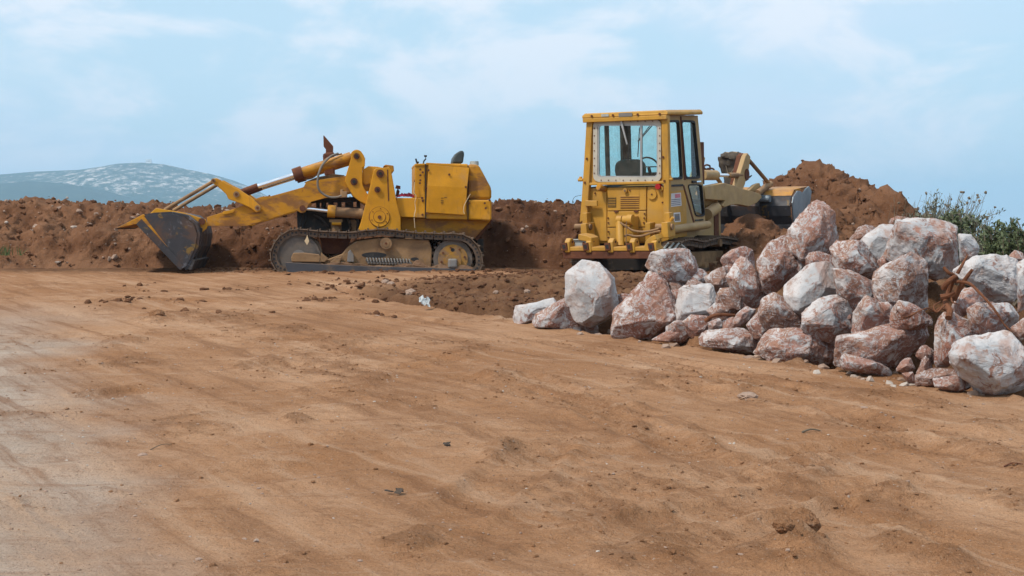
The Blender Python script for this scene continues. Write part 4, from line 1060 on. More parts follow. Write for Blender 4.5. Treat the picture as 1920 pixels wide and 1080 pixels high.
for sgn in (-1, 1):
    def yy(v): return -sgn * v                       # near side negative
    def ds(zx, zy, r, a, b, name, mat, par=LL, n=28, bev=.006):
        c = p2(zx, zy, -1.05)
        return MB().tube((c.x, sgn * a, c.z), (c.x, sgn * b, c.z), r, n=n).build(name, mat, par, bev, smooth=True)
    iw = ds(297, 898, .385, .68, .96, 'idler_wheel', 'idler')
    ds(297, 898, .33, .955, .975, 'rim_face', 'idler', iw); ds(297, 898, .12, .97, 1.0, 'hub', 'grey', iw)
    sk = ds(1378, 915, .355, .70, .93, 'drive_sprocket', 'idler')
    tth = MB(); c = p2(1378, 915, -1.05)
    for k in range(22):
        a = 2 * math.pi * k / 22
        tth.box((c.x + .37 * math.cos(a), sgn * .82, c.z + .37 * math.sin(a)), (.05, .16, .05), Matrix.Rotation(-a, 3, 'Y'))
    tth.build('sprocket_teeth', 'track', sk)
    ds(1378, 918, .27, .925, .965, 'sprocket_hub_plate', 'hubm', sk)
    ds(1378, 932, .145, .96, 1.03, 'hub_boss', 'hubm', sk)
    ds(1376, 852, .035, .963, .968, 'hub_hole', 'rubber_and_shade', sk)
    c = p2(1372, 945, -1.05)
    MB().box((c.x, sgn * 1.06, c.z), (.17, .08, .17)).build('axle_cap', 'grey', sk, .03)
    for k in range(8):
        a = 2 * math.pi * k / 8 + .2; q = p2(1378, 918, -1.05)
        MB().tube((q.x + .215 * math.cos(a), sgn * .96, q.z + .215 * math.sin(a)), (q.x + .215 * math.cos(a), sgn * .985, q.z + .215 * math.sin(a)), .02, n=6).build('hub_bolt', 'rust', sk)
    cr = ds(908, 806, .105, .78, 1.04, 'carrier_roller', 'dusty', n=24)
    ds(908, 806, .062, 1.035, 1.05, 'roller_cap', 'dusty', cr); ds(908, 806, .022, 1.048, 1.058, 'roller_plug', 'rust', cr)
    fr = [p2(a, b, -1.0) for a, b in [(470, 985), (480, 925), (600, 880), (640, 830), (700, 790), (860, 768), (1000, 772), (1210, 782), (1230, 850), (1225, 985)]]
    tf = MB().prism([Vector((p.x, sgn * .93, p.z)) for p in fr], (0, -sgn * .30, 0)).build('track_frame', 'dusty', LL, .02)
    op = MB(); cc = [p2(825 + 88 * math.cos(t * math.pi / 10), 888 + 20 * math.sin(t * math.pi / 10), -1.0) for t in range(20)]
    op.prism([Vector((p.x, sgn * .935, p.z)) for p in cc], (0, -sgn * .03, 0)); op.build('frame_opening', 'rubber_and_shade', tf)
    cc = [p2(1110 + 28 * math.cos(t * math.pi / 8), 916 + 12 * math.sin(t * math.pi / 8), -1.0) for t in range(16)]
    MB().prism([Vector((p.x, sgn * .935, p.z)) for p in cc], (0, -sgn * .03, 0)).build('frame_opening', 'rubber_and_shade', tf)
    gp = [p2(a, b, -1.08) for a, b in [(205, 938), (700, 962), (1530, 985), (1530, 1022), (215, 1022)]]
    MB().prism([Vector((p.x, sgn * 1.085, p.z)) for p in gp], (0, -sgn * .05, 0)).build('rock_guard', 'guard', LL, .008)
    ib = [p2(a, b, -1.03) for a, b in [(245, 905), (260, 872), (330, 870), (440, 882), (452, 900), (445, 938), (250, 935)]]
    MB().prism([Vector((p.x, sgn * 1.05, p.z)) for p in ib], (0, -sgn * .16, 0)).build('idler_bracket', 'dusty', LL, .015)
    a, b = p2(770, 930, -1.0), p2(1085, 940, -1.0)
    n_ = 15; pts = []
    for k in range(n_ * 10 + 1):
        t_ = k / (n_ * 10); th = 2 * math.pi * t_ * n_
        q = a.lerp(b, t_); pts.append((q.x, sgn * .99 + .055 * math.cos(th), q.z + .06 * math.sin(th)))
    MB().path(pts, .013, 6).build('recoil_spring', 'grey', LL, smooth=True)
    for gpts, gm in (([(636, 935), (642, 868), (658, 850), (682, 885), (684, 935)], 'grey'), ([(448, 935), (454, 868), (478, 890), (505, 912), (478, 938)], 'dusty'), ([(515, 940), (560, 905), (600, 900), (585, 940)], 'dusty')):
        gq = [p2(a, b, -1.04) for a, b in gpts]
        MB().prism([Vector((p.x, sgn * 1.045, p.z)) for p in gq], (0, -sgn * .10, 0)).build('guard_bracket', gm, LL, .008)
    # wedges of dried earth on the guard
    mud = MB()
    rr = np.random.default_rng(3 + sgn)
    for zx, w_, h_ in [(640, 190, 40), (560, 120, 45), (1130, 90, 48), (1050, 120, 30), (720, 150, 30), (1290, 70, 22), (1450, 60, 20), (880, 160, 18), (470, 60, 30)]:
        c = p2(zx, 972, -1.02); W_ = w_ * PXM; H_ = h_ * PXM
        k = 12; pr = [Vector((c.x - W_ + 2 * W_ * i / k, sgn * 1.07, c.z + H_ * max(0, 1 - abs(2 * i / k - 1)) * rr.uniform(.7, 1.15))) for i in range(k + 1)]
        mud.prism([Vector((c.x - W_, sgn * 1.07, c.z - .05))] + pr + [Vector((c.x + W_, sgn * 1.07, c.z - .05))], (0, -sgn * .2, 0))
    mud.build('packed_mud', 'mudm' if 'mudm' in MT else 'dusty', LL)
# --- hull and body
side(p2, [(1012, 622), (1640, 645), (1600, 690), (1525, 775), (1012, 735)], -.50, .50, 'belly_hull', 'yellow_rusty')
MB().prism([p2(a, b, -.45) for a, b in [(1635, 640), (1655, 640), (1545, 790), (1525, 775)]], (0, .9, 0)).build('rear_guard_plate', 'rust', LL, .01)
side(p2, [(1540, 775), (1590, 775), (1590, 880), (1540, 880)], -.42, .42, 'drawbar_block', 'dark')
side(p2, [(980, 488), (1182, 488), (1182, 628), (1012, 622), (985, 560)], -.74, .74, 'side_tank', 'yellow')
side(p2, [(1186, 246), (1480, 250), (1480, 640), (1186, 634)], -.70, .70, 'engine_hood', 'yellow', bevel=.02)
side(p2, [(1482, 250), (1555, 255), (1578, 296), (1640, 412), (1646, 440), (1646, 500), (1482, 498)], -.66, .66, 'radiator_hood', 'yellow_rusty', bevel=.05)
side(p2, [(1482, 500), (1646, 502), (1646, 632), (1636, 650), (1482, 640)], -.72, .72, 'radiator_base', 'yellow', bevel=.03)
side(p2, [(1190, 242), (1476, 256), (1480, 274), (1190, 258)], -.735, .735, 'hood_lid', 'yellow', bevel=.008)
q_ = [p2(a, b, y) for a, b, y in [(1206, 257, -.752), (1490, 277, -.752), (1475, 418, -.785), (1462, 608, -.760), (1188, 590, -.760), (1197, 402, -.785)]]
dr = MB().add(q_ + [Vector((p.x, -.735, p.z)) for p in q_], [(0, 1, 2, 5), (5, 2, 3, 4), (6, 7, 8, 11), (11, 8, 9, 10)] + [(i, (i + 1) % 6, 6 + (i + 1) % 6, 6 + i) for i in range(6)]).build('hood_door', 'yellow', LL, .006)
for pts in ([(1183, 250), (1188, 250), (1188, 634), (1183, 634)], [(1479, 262), (1483, 262), (1483, 640), (1479, 640)]):
    side(p2, pts, -.743, -.70, 'panel_seam', 'rubber_and_shade', bevel=0)
MB().box(p2(1324, 485, -.777), (.05, .006, .008)).box(p2(1300, 507, -.777), (.05, .006, .008)).box(p2(1300, 522, -.777), (.05, .006, .008)).box(p2(1300, 489, -.777), (.045, .006, .008)).build('louvre_slots', 'rubber_and_shade', dr)
side(p2, [(1110, 262), (1182, 258), (1182, 488), (1110, 488)], -.70, .70, 'instrument_panel', 'yellow', bevel=.012)
side(p2, [(1110, 250), (1180, 247), (1184, 262), (1108, 266)], -.72, .72, 'panel_cap', 'yellow', bevel=.008)
for zx, zy in [(1148, 290), (1148, 330), (1148, 365), (1165, 310), (1145, 385), (1465, 412), (1490, 525), (1598, 525), (1632, 505), (1165, 508), (1163, 605), (1193, 595), (962, 530), (1190, 420), (1350, 325), (1205, 295), (1160, 488), (1605, 560)]:
    yv = -.78 if 1190 < zx < 1470 else -.745
    disc(p2, zx, zy, .021, yv - .012, yv, 'bolt', 'rust', n=8, bevel=0)
st = [p2(a, b, -.3) for a, b in [(1372, 246), (1380, 205), (1400, 175), (1430, 156), (1452, 160), (1455, 185), (1446, 246)]]
MB().prism(st, (0, .6, 0)).build('seat_back', 'seat', LL, .03)
disc_c = p2(1525, 240, -.2)
MB().tube(disc_c - Vector((0, 0, .05)), disc_c + Vector((0, 0, .02)), .085, .08, n=18).build('filler_cap', 'palegrey', LL, .01, smooth=True)
MB().path([p2(1168, 250, -.45), p2(1172, 232, -.45), p2(1186, 215, -.45), p2(1184, 200, -.45)], .013, 8).tube(p2(1184, 203, -.47), p2(1184, 190, -.47), .024, .03, n=10).build('control_lever', 'rubber_and_shade', LL, smooth=True)
MB().path([p2(1130, 255, -.5), p2(1122, 236, -.5), p2(1116, 214, -.5)], .016, 8).box(p2(1128, 240, -.5), (.05, .05, .03)).build('control_lever', 'rubber_and_shade', LL)
MB().path([p2(985, 480, -.4), p2(992, 440, -.4), p2(990, 415, -.4)], .03, 8).tube(p2(990, 425, -.42), p2(994, 402, -.42), .05, .04).build('control_lever', 'rust', LL)
MB().path([p2(1106, 470, -.6), p2(1104, 380, -.6), p2(1110, 360, -.6)], .01, 6).build('grab_rail', 'rust', LL)
# --- loader towers, arms and linkage on both sides
tw_ = [(712, 718), (735, 650), (758, 560), (785, 455), (805, 370), (815, 325)] + [(822, 295), (840, 280), (930, 274), (945, 300), (985, 530), (1010, 625), (1012, 718)]
side(p2, tw_, -.84, -.70, 'loader_tower', 'yellow', bevel=.012, mirror=True)
side(p2, [(915, 290), (922, 290), (930, 505), (922, 512)], -.846, -.838, 'weld_slot', 'rust', bevel=0)
side(p2, [(890, 265), (905, 255), (960, 262), (965, 300), (940, 320), (930, 280)], -.70, .70, 'cross_brace', 'yellow_rusty')
side(p2, [(715, 700), (1012, 700), (1012, 735), (715, 735)], -.70, .70, 'main_frame', 'dusty')
cv_ = disc(p2, 863, 620, .178, -.862, -.84, 'round_cover', 'yellow', n=36)
disc(p2, 863, 622, .188, -.846, -.84, 'cover_seam', 'rust', cv_, 36, 0); disc(p2, 863, 621, .113, -.865, -.862, 'cover_seam', 'rust', cv_, 30, 0)
for r_, k in ((.105, 3),):
    disc(p2, 863, 620, r_, -.874, -.862, 'cover_ring', 'yellow', cv_, 30); disc(p2, 863, 622, .034, -.888, -.874, 'cover_bolt', 'rust', cv_, 12)
for a in range(6):
    an = a * math.pi / 3 + .4; q = p2(863, 620, -.86)
    MB().tube(q + Vector((.15 * math.cos(an), -.012, .15 * math.sin(an))), q + Vector((.15 * math.cos(an), 0, .15 * math.sin(an))), .011, n=6).build('cover_screw', 'rust', cv_)
for zx, zy, r_ in [(868, 318, .072), (848, 430, .055)]:
    b_ = disc(p2, zx, zy, r_, -.885, -.84, 'pivot_pin', 'rust', n=18); disc(p2, zx, zy, r_ * .45, -.895, -.885, 'pin_head', 'dark', b_, 12)
arm = [(700, 685), (985, 684), (1050, 662), (1330, 574)]
arm1 = [p1(a, b, -.62) for a, b in arm] + [p2(a, b, -.62) for a, b in
        arc(322, 562, 32, 130, 20, 6) + [(362, 545), (385, 515), (480, 490), (600, 470), (645, 452), (800, 430), (850, 350), (840, 290), (780, 300), (700, 330), (620, 335), (350, 376), (333, 412), (200, 450), (80, 482)]] + \
       [p1(a, b, -.62) for a, b in [(1130, 474), (1080, 480), (1030, 497), (950, 541), (840, 580), (700, 622)]]
for s_ in (1, -1):
    MB().prism([Vector((p.x, s_ * p.y, p.z)) for p in arm1], (0, s_ * .17, 0)).build('lift_arm', 'yellow_rusty', LL, .014)
side(p1, [(805, 592), (820, 580), (885, 570), (893, 580), (880, 592), (815, 606)], -.645, -.622, 'arm_pad', 'yellow', bevel=.006)
pb = disc(p2, 325, 560, .055, -.645, -.60, 'pivot_boss', 'rust', n=18)
lev = arc(703, 195, 44, 200, 320, 7) + [(752, 190), (763, 215), (760, 268), (744, 278), (744, 395), (760, 430), (785, 470), (800, 500), (765, 532), (720, 510), (680, 478), (645, 420), (620, 375), (628, 330), (648, 265), (662, 215)]
side(p2, lev, -.72, -.645, 'tilt_lever', 'yellow', mirror=True)
for zx, zy, r_ in [(703, 196, .056), (685, 374, .066)]:
    b_ = disc(p2, zx, zy, r_, -.745, -.72, 'lever_pin', 'rust', n=20); disc(p2, zx, zy, r_ * .5, -.755, -.745, 'pin_core', 'rubber_and_shade', b_, 12)
side(p2, [(745, 292), (785, 266), (850, 270), (900, 280), (850, 340), (812, 385), (765, 398), (745, 380)], -.64, -.52, 'lever_link', 'yellow', mirror=True)
bc = [(738, 352), (770, 350), (830, 383), (935, 434), (1010, 485), (1068, 540), (1078, 560), (1070, 582), (1045, 590), (1005, 560), (945, 531), (850, 497), (833, 462), (800, 430), (760, 398), (735, 384), (728, 366)]
side(p1, bc, -.70, -.64, 'bell_crank', 'yellow', mirror=True)
for zx, zy, r_ in [(745, 368, .04), (905, 463, .055), (1053, 558, .05)]:
    b_ = disc(p1, zx, zy, r_, -.72, -.70, 'crank_pin', 'dusty', n=18); disc(p1, zx, zy, r_ * .5, -.727, -.72, 'pin_core', 'rust', b_, 12)
MB().tube(p1(745, 370, -.69), Vector((p1(745, 370, -.69).x, .69, p1(745, 370, -.69).z)), .045, n=14).build('cross_shaft', 'dusty', LL, smooth=True)
for y_, dz in ((-.60, 0), (.60, 0)):
    a, b = p1(740, 375, -.6), p1(405, 572, -.6)
    MB().tube((a.x, y_, a.z), (b.x, y_, b.z), .033, n=12).build('bucket_link', 'dusty', LL, smooth=True)
p2n, p1n = p2, p1
def nf(fn, y_):
    def g(a, b, y=0):
        q = fn(a, b, -abs(y_)); return Vector((q.x, y_, q.z))
    return g
for y_ in (-.52, .52):
    p2, p1 = nf(p2n, y_), nf(p1n, y_)
    cyl = MB().tube(p2(703, 196, y_), p2(660, 205, y_), .07, n=14).tube(p2(665, 203, y_), p2(300, 318, y_), .098, .092, n=20).build('tilt_cylinder', 'yellow_rusty', LL, smooth=True)
    MB().tube(p2(325, 310, y_), p2(262, 330, y_), .125, .12, n=16).build('cylinder_gland', 'rust', cyl, .01, smooth=True)
    MB().tube(p2(265, 328, y_), p2(0, 412, y_), .045, n=14).build('piston_rod', 'chrome', cyl, smooth=True)
    MB().tube(p1(1055, 405, y_), p1(940, 448, y_), .055, n=12).build('rod_eye', 'rust', cyl, smooth=True)
    lc = MB().tube(p2(550, 586, y_), p2(800, 604, y_), .095, n=18).build('lift_cylinder', 'dusty', LL, smooth=True)
    MB().tube(p2(500, 579, y_), p2(555, 584, y_), .118, n=16).build('cylinder_gland', 'yellow', lc, .008, smooth=True)
    MB().tube(p2(330, 560, y_), p2(505, 580, y_), .042, n=12).build('piston_rod', 'chrome', lc, smooth=True)
p2, p1 = p2n, p1n
side(p2, [(335, 380), (420, 345), (540, 320), (620, 330), (560, 350), (430, 380)], -.40, .40, 'cross_tube', 'dusty')
# --- exhaust and rust-eaten guard
side(p2, [(466, 182), (490, 172), (545, 165), (552, 330), (480, 335), (470, 260)], -.12, .12, 'muffler', 'rust', bevel=.03)
ex = [p2(a, b, -.06) for a, b in [(470, 52), (478, 55), (540, 128), (538, 185), (486, 188), (488, 150), (472, 128)]]
MB().prism(ex, (0, .03, 0)).build('torn_exhaust_flap', 'rust', LL, .004)
MB().path(smooth_pts([p2(575, 178, -.66), p2(520, 200, -.72), p2(460, 265, -.78), p2(432, 350, -.78), p2(440, 430, -.76), p2(500, 478, -.74), p2(560, 484, -.72), p2(610, 468, -.66)], 6), .021, 10).build('hydraulic_hose', 'hose', LL, smooth=True)
MB().box(p2(618, 465, -.67), (.10, .08, .11)).tube(p2(600, 430, -.66), p2(600, 470, -.66), .03).build('hose_fitting', 'dusty', LL, .01)
MB().path(smooth_pts([p2(600, 180, -.6), p2(540, 195, -.62), p2(480, 225, -.64), p2(455, 290, -.62), p2(400, 345, -.5), p2(340, 360, -.45)], 6), .014, 8).build('hydraulic_hose', 'dusty', LL, smooth=True)
# --- engine and winch bulk between the arms
eng = side(p2, [(300, 590), (385, 570), (520, 552), (730, 552), (735, 725), (300, 725)], -.32, .34, 'engine_block', 'dark', bevel=.02)
side(p2, [(375, 515), (470, 492), (700, 480), (735, 500), (735, 512), (375, 522)], -.30, .30, 'top_rail', 'dark', eng)
for a, b in [(420, 442), (455, 487), (505, 540), (568, 596), (622, 680), (702, 728)]:
    side(p2, [(a, 515), (b, 512), (b, 556), (a, 556)], -.28, .28, 'engine_rib', 'dark', eng)
MB().tube(p2(560, 640, -.36), p2(560, 720, -.36), .10, n=16).box(p2(558, 648, -.38), (.24, .2, .05)).build('filter_bowl', 'dusty', eng, smooth=True)
MB().tube(p2(530, 668, -.5), p2(595, 668, -.5), .032).build('pipe_joint', 'yellow', eng, smooth=True)
for q in [[(330, 560), (330, 620), (305, 700), (310, 725)], [(400, 610), (460, 640), (500, 690)], [(640, 630), (660, 690), (640, 720)], [(590, 590), (640, 610), (705, 640), (715, 700)], [(430, 600), (520, 620), (600, 640)]]:
    MB().path(smooth_pts([p2(a, b, -.42) for a, b in q], 5), .025, 8).build('engine_pipe', 'dark', eng, smooth=True)
side(p2, [(285, 580), (345, 570), (350, 640), (320, 725), (290, 725)], -.40, .40, 'front_guard', 'rubber_and_shade', bevel=.02)
side(p2, [(655, 640), (705, 640), (700, 725), (650, 725)], -.38, -.30, 'pump_bracket', 'dusty')
side(p2, [(440, 740), (680, 740), (640, 830), (600, 880), (470, 880)], -.60, .60, 'belly_pan', 'rust')
# --- bucket, tipped forward
BK = MB()
prof = [(57, 702), (150, 650), (255, 602), (340, 590), (450, 584), (560, 606), (632, 662), (652, 740), (640, 830), (600, 920), (560, 992)]
prof_i = [(62, 708), (160, 664), (262, 618), (342, 606), (448, 600), (548, 620), (614, 672), (634, 742), (622, 828), (584, 914), (545, 990)]
yb0, yb1 = -1.10, 1.10
PO = [p1(a, b, yb0) for a, b in prof]; PI_ = [p1(a, b, yb0) for a, b in prof_i]
n = len(PO)
vs = PO + PI_ + [p + Vector((0, yb1 - yb0, 0)) for p in PO] + [p + Vector((0, yb1 - yb0, 0)) for p in PI_]
fs = []
for i in range(n - 1):
    fs += [(i, i + 1, 2 * n + i + 1, 2 * n + i), (n + i + 1, n + i, 3 * n + i, 3 * n + i + 1), (i + 1, i, n + i, n + i + 1), (2 * n + i, 2 * n + i + 1, 3 * n + i + 1, 3 * n + i)]
fs += [(0, 2 * n, 3 * n, n), (n - 1, 2 * n - 1, 4 * n - 1, 3 * n - 1)]
BK.add(vs, fs, 0)
bk = BK.build('bucket', 'blade', LL)
MB().prism([p1(a, b, -1.13) for a, b in [(57, 703), (258, 600), (268, 612), (215, 668)]], (0, 2.26, 0)).build('cutting_lip', 'yellow_rusty', bk, .006)
sp_ = [(258, 612), (340, 606), (450, 600), (545, 622), (610, 674), (632, 742), (620, 826), (584, 912), (548, 980), (520, 972)]
for s_ in (1, -1):
    MB().prism([Vector((p.x, s_ * p.y, p.z)) for p in [p1(a, b, -1.12) for a, b in sp_]], (0, s_ * .035, 0)).build('side_plate', 'blade', bk, .004)
    MB().prism([Vector((p.x, s_ * p.y, p.z)) for p in [p1(a, b, -1.145) for a, b in [(205, 672), (242, 634), (550, 968), (512, 992)]]], (0, s_ * .04, 0)).build('side_cutter', 'bluesteel' if False else 'blade', bk, .004)
    MB().prism([Vector((p.x, s_ * p.y, p.z)) for p in [p1(a, b, -1.135) for a, b in [(240, 634), (262, 618), (478, 900), (462, 898)]]], (0, s_ * .03, 0)).build('side_weld_strip', 'yellow_rusty', bk, .003)
for y_ in (-.70, -.45, .45, .70):
    MB().prism([p1(a, b, y_) for a, b in [(298, 600), (345, 558), (400, 568), (540, 590), (640, 622), (690, 638), (706, 680), (694, 705), (650, 742), (600, 690), (560, 640), (440, 606), (360, 612)]], (0, .06, 0)).build('hinge_bracket', 'yellow', bk, .008)
disc(p1, 664, 652, .06, -.74, -.70, 'hinge_pin', 'rust', bk, 18)
for y_ in (-.95, -.2, .2, .95):
    MB().prism([p1(a, b, y_) for a, b in [(640, 690), (668, 700), (664, 780), (618, 930), (585, 992), (560, 992)]], (0, .05, 0)).build('back_rib', 'black', bk, .004)
side(p1, [(560, 985), (600, 915), (622, 925), (592, 996)], -1.1, 1.1, 'back_wear_bar', 'black', bk)
# --- things left on it
cl = MB(); rr = np.random.default_rng(8)
gx = 14; gyn = 8; base = p2(982, 486, -.5)
vs = []; 
for j in range(gyn):
    for i in range(gx):
        f = abs(math.sin(math.pi * i / (gx - 1))) ** .5 * abs(math.sin(math.pi * (j + .2) / gyn)) ** .5
        vs.append(base + Vector((i / (gx - 1) * .34, j * .06, .01 + .085 * f * rr.uniform(.5, 1.3))))
cl.add(vs, [(j * gx + i, j * gx + i + 1, (j + 1) * gx + i + 1, (j + 1) * gx + i) for j in range(gyn - 1) for i in range(gx - 1)])
co = cl.build('rag', 'cloth', smooth=False, loc=LO); sb = co.modifiers.new('thick', 'SOLIDIFY'); sb.thickness = .012
co.rotation_euler.z = R(6.5)
tag(co, 'crumpled crimson rag left on the open loader beside its control levers', 'rag')
rp_ = MB().path(smooth_pts([p2(1108, 378, -.75), p2(1104, 450, -.77), p2(1118, 475, -.77), p2(1110, 520, -.77), p2(1114, 570, -.77), p2(1105, 620, -.78), p2(1110, 698, -.78)], 5), .007, 6).build('rope', 'rope', loc=LO)
rp_.rotation_euler.z = R(6.5)
tag(rp_, 'frayed pale rope hanging down the open loader from its instrument panel', 'rope')
rp_ = MB().path(smooth_pts([p2(1498, 460, -.80), p2(1478, 495, -.80), p2(1455, 540, -.80), p2(1450, 580, -.80), p2(1456, 600, -.80)], 5), .007, 6).build('rope', 'rope', loc=LO)
rp_.rotation_euler.z = R(6.5)
tag(rp_, 'short pale string tied over the latch of the yellow hood door', 'rope')
rg = MB().prism([p2(a, b, -1.09) for a, b in [(358, 745), (364, 770), (372, 790), (356, 818), (338, 788), (350, 770)]], (0, .02, 0)).build('rag', 'rope', loc=LO)
rg.rotation_euler.z = R(6.5)
tag(rg, 'small pale scrap snagged on the crawler track over the front wheel', 'rag')
# ------------------------------------------------------------------ cab crawler loader, seen from behind
RL = empty('cab_loader', 'ochre crawler loader with glazed cab, rear ripper and raised bucket beyond the boulders', 'loader', matrix=RM)
def zr(zx, zy): return 1040 + zx / 3.272, 190 + zy / 3.272
def r3(zx, zy, y=0.0): return onplane(RMi, *zr(zx, zy), 1, y)          # on a rear-facing plane
def s3(zx, zy, x=.80): return onplane(RMi, *zr(zx, zy), 0, x)          # on a side-facing plane
def s4(zx, zy, x=.75): return onplane(RMi, 1240 + zx / 3.725, 230 + zy / 3.725, 0, x)
def rear(pts, y0, y1, name, mat, parent=RL, bevel=.01):
    return MB().prism([r3(a, b, y0) for a, b in pts], (0, y1 - y0, 0)).build(name, mat, parent, bevel)
def flank(pts, x0, x1, name, mat, parent=RL, bevel=.01, fn=s3):
    return MB().prism([fn(a, b, x0) for a, b in pts], (x1 - x0, 0, 0)).build(name, mat, parent, bevel)
def rrect(x0, y0, x1, y1, r, n=5):
    o = []
    for cx, cy, a0 in ((x1 - r, y1 - r, 0), (x0 + r, y1 - r, 90), (x0 + r, y0 + r, 180), (x1 - r, y0 + r, 270)):
        o += [(cx + r * math.cos(R(a0 + 90 * i / n)), cy + r * math.sin(R(a0 + 90 * i / n))) for i in range(n + 1)]
    return o
def rpoly(pts, r, n=4):
    """round the corners of a polygon"""
    o = []; k = len(pts)
    for i in range(k):
        a, b, c = Vector(pts[i - 1]), Vector(pts[i]), Vector(pts[(i + 1) % k])
        u = (a - b).normalized() * r; v = (c - b).normalized() * r
        for j in range(n + 1):
            t_ = j / n; q = (b + u) * (1 - t_) ** 2 + b * 2 * t_ * (1 - t_) + (b + v) * t_ ** 2
            o.append((q.x, q.y))
    return o
def holed(outer, holes, vec, name, mat, parent=RL, bevel=0):
    """flat plate with openings, given thickness"""
    bm = bmesh.new(); es = []
    for lp in [outer] + holes:
        v = [bm.verts.new(p) for p in lp]; es += [bm.edges.new((v[i], v[(i + 1) % len(v)])) for i in range(len(v))]
    bmesh.ops.triangle_fill(bm, use_beauty=True, edges=es)
    g = bmesh.ops.extrude_face_region(bm, geom=list(bm.faces))
    bmesh.ops.translate(bm, vec=Vector(vec), verts=[x for x in g['geom'] if isinstance(x, bmesh.types.BMVert)])
    bmesh.ops.recalc_face_normals(bm, faces=bm.faces)
    me = bpy.data.meshes.new(name); bm.to_mesh(me); bm.free(); me.materials.append(MT[mat])
    o = bpy.data.objects.new(name, me); COL.objects.link(o); o.parent = parent
    return o
def inset(pts, f):
    c = sum((Vector(p) for p in pts), Vector((0, 0))) / len(pts)
    return [tuple(c + (Vector(p) - c) * f) for p in pts]

# --- cab shell
win = rrect(250, 126, 640, 482, 26)
back = holed([r3(a, b) for a, b in [(198, 92), (688, 80), (702, 505), (175, 512)]], [[r3(a, b) for a, b in win]], (0, .04, 0), 'cab_rear_wall', 'ochre')
w_out = rrect(236, 112, 652, 494, 36); w_in = rrect(262, 140, 632, 466, 20)
fr_ = holed([r3(a, b, -.03) for a, b in w_out], [[r3(a, b, -.03) for a, b in w_in]], (0, .035, 0), 'rear_window_frame', 'cream')
gk = holed([r3(a, b, -.02) for a, b in rrect(260, 138, 634, 468, 22)], [[r3(a, b, -.02) for a, b in rrect(272, 150, 626, 458, 16)]], (0, .03, 0), 'window_channel', 'alum', fr_)
MB().add([r3(a, b, .012) for a, b in rrect(266, 144, 630, 464, 20)], [list(range(24))]).build('pane', 'glass', fr_)
MB().prism([r3(a, b, -.015) for a, b in [(524, 140), (536, 140), (536, 466), (524, 466)]], (0, .03, 0)).build('sliding_mullion', 'alum', fr_, .003)
riv = MB()
for k in range(8):
    for zx, zy in ((286 + k * 45, 122), (286 + k * 45, 484)):
        q = r3(zx, zy, -.03); riv.tube(q, q + Vector((0, -.010, 0)), .011, n=8)
for k in range(7):
    for zx, zy in ((244, 165 + k * 46), (645, 165 + k * 46)):
        q = r3(zx, zy, -.03); riv.tube(q, q + Vector((0, -.010, 0)), .011, n=8)
tag(riv.build('frame_bolts', 'rust', fr_), kind='stuff')
# wiper on the pane
MB().prism([r3(a, b, -.07) for a, b in [(394, 102), (408, 102), (446, 262), (440, 266)]], (0, .02, 0)).build('wiper_arm', 'alum', RL, .003)
MB().prism([r3(a, b, -.06) for a, b in [(463, 200), (468, 200), (450, 368), (444, 368)]], (0, .015, 0)).build('wiper_blade', 'rubber_and_shade', RL)
# posts
rear([(196, 90), (232, 90), (212, 480), (198, 720), (152, 745), (163, 620), (178, 400)], -.055, .05, 'rear_post', 'ochre')
rear([(654, 84), (692, 84), (702, 480), (700, 740), (664, 742), (668, 480), (655, 250)], -.055, .05, 'rear_post', 'ochre')
rear([(205, 500), (700, 488), (700, 505), (205, 516)], -.045, .06, 'rear_sill', 'ochre')
ztop = r3(440, 90).z
tl_, tr_ = r3(190, 88), r3(697, 78)
rf = MB()
x0, x1, zb = tl_.x - .01, tr_.x + .01, ztop - .015
rf.prism([(x0 - .02, -.10, zb), (x1 + .02, -.10, zb), (x1 + .02, -.10, zb + .05), (x1 - .03, -.08, zb + .09), (x0 + .03, -.08, zb + .09), (x0 - .02, -.10, zb + .05)], (0, 1.62, 0))
ro_ = rf.build('cab_roof', 'ochre', RL, .02)
MB().box(((x0 + x1) / 2, -.075, zb - .035), (x1 - x0, .07, .075)).build('roof_rear_beam', 'ochre', RL, .01)
MB().prism([r3(a, b, -.115) for a, b in [(392, 72), (474, 69), (475, 92), (393, 95)]], (0, .01, 0)).build('beam_plate', 'grey', RL)
MB().prism([r3(a, b, -.115) for a, b in [(286, 78), (330, 77), (330, 93), (286, 94)]], (0, .01, 0)).build('beam_plate', 'palegrey', RL)
for zx, zy in ((228, 90), (358, 85), (510, 80), (645, 77)):
    q = r3(zx, zy, -.11); MB().tube(q, q + Vector((0, -.018, 0)), .02, n=8).build('roof_bolt', 'rust', RL)
for zx, zy in ((198, 352), (666, 342), (186, 498), (674, 488)):
    q = r3(zx, zy, -.055); MB().tube(q, q + Vector((0, -.018, 0)), .02, n=8).build('post_bolt', 'rust', RL)
for zx, zy in ((160, 482), (708, 478)):
    q = r3(zx, zy, -.02); MB().tube(q - Vector((.05, 0, 0)), q + Vector((.05, 0, 0)), .03, n=10).box(q + Vector((0, 0, .035)), (.05, .04, .05)).build('hinge_lug', 'ochre', RL, .006)
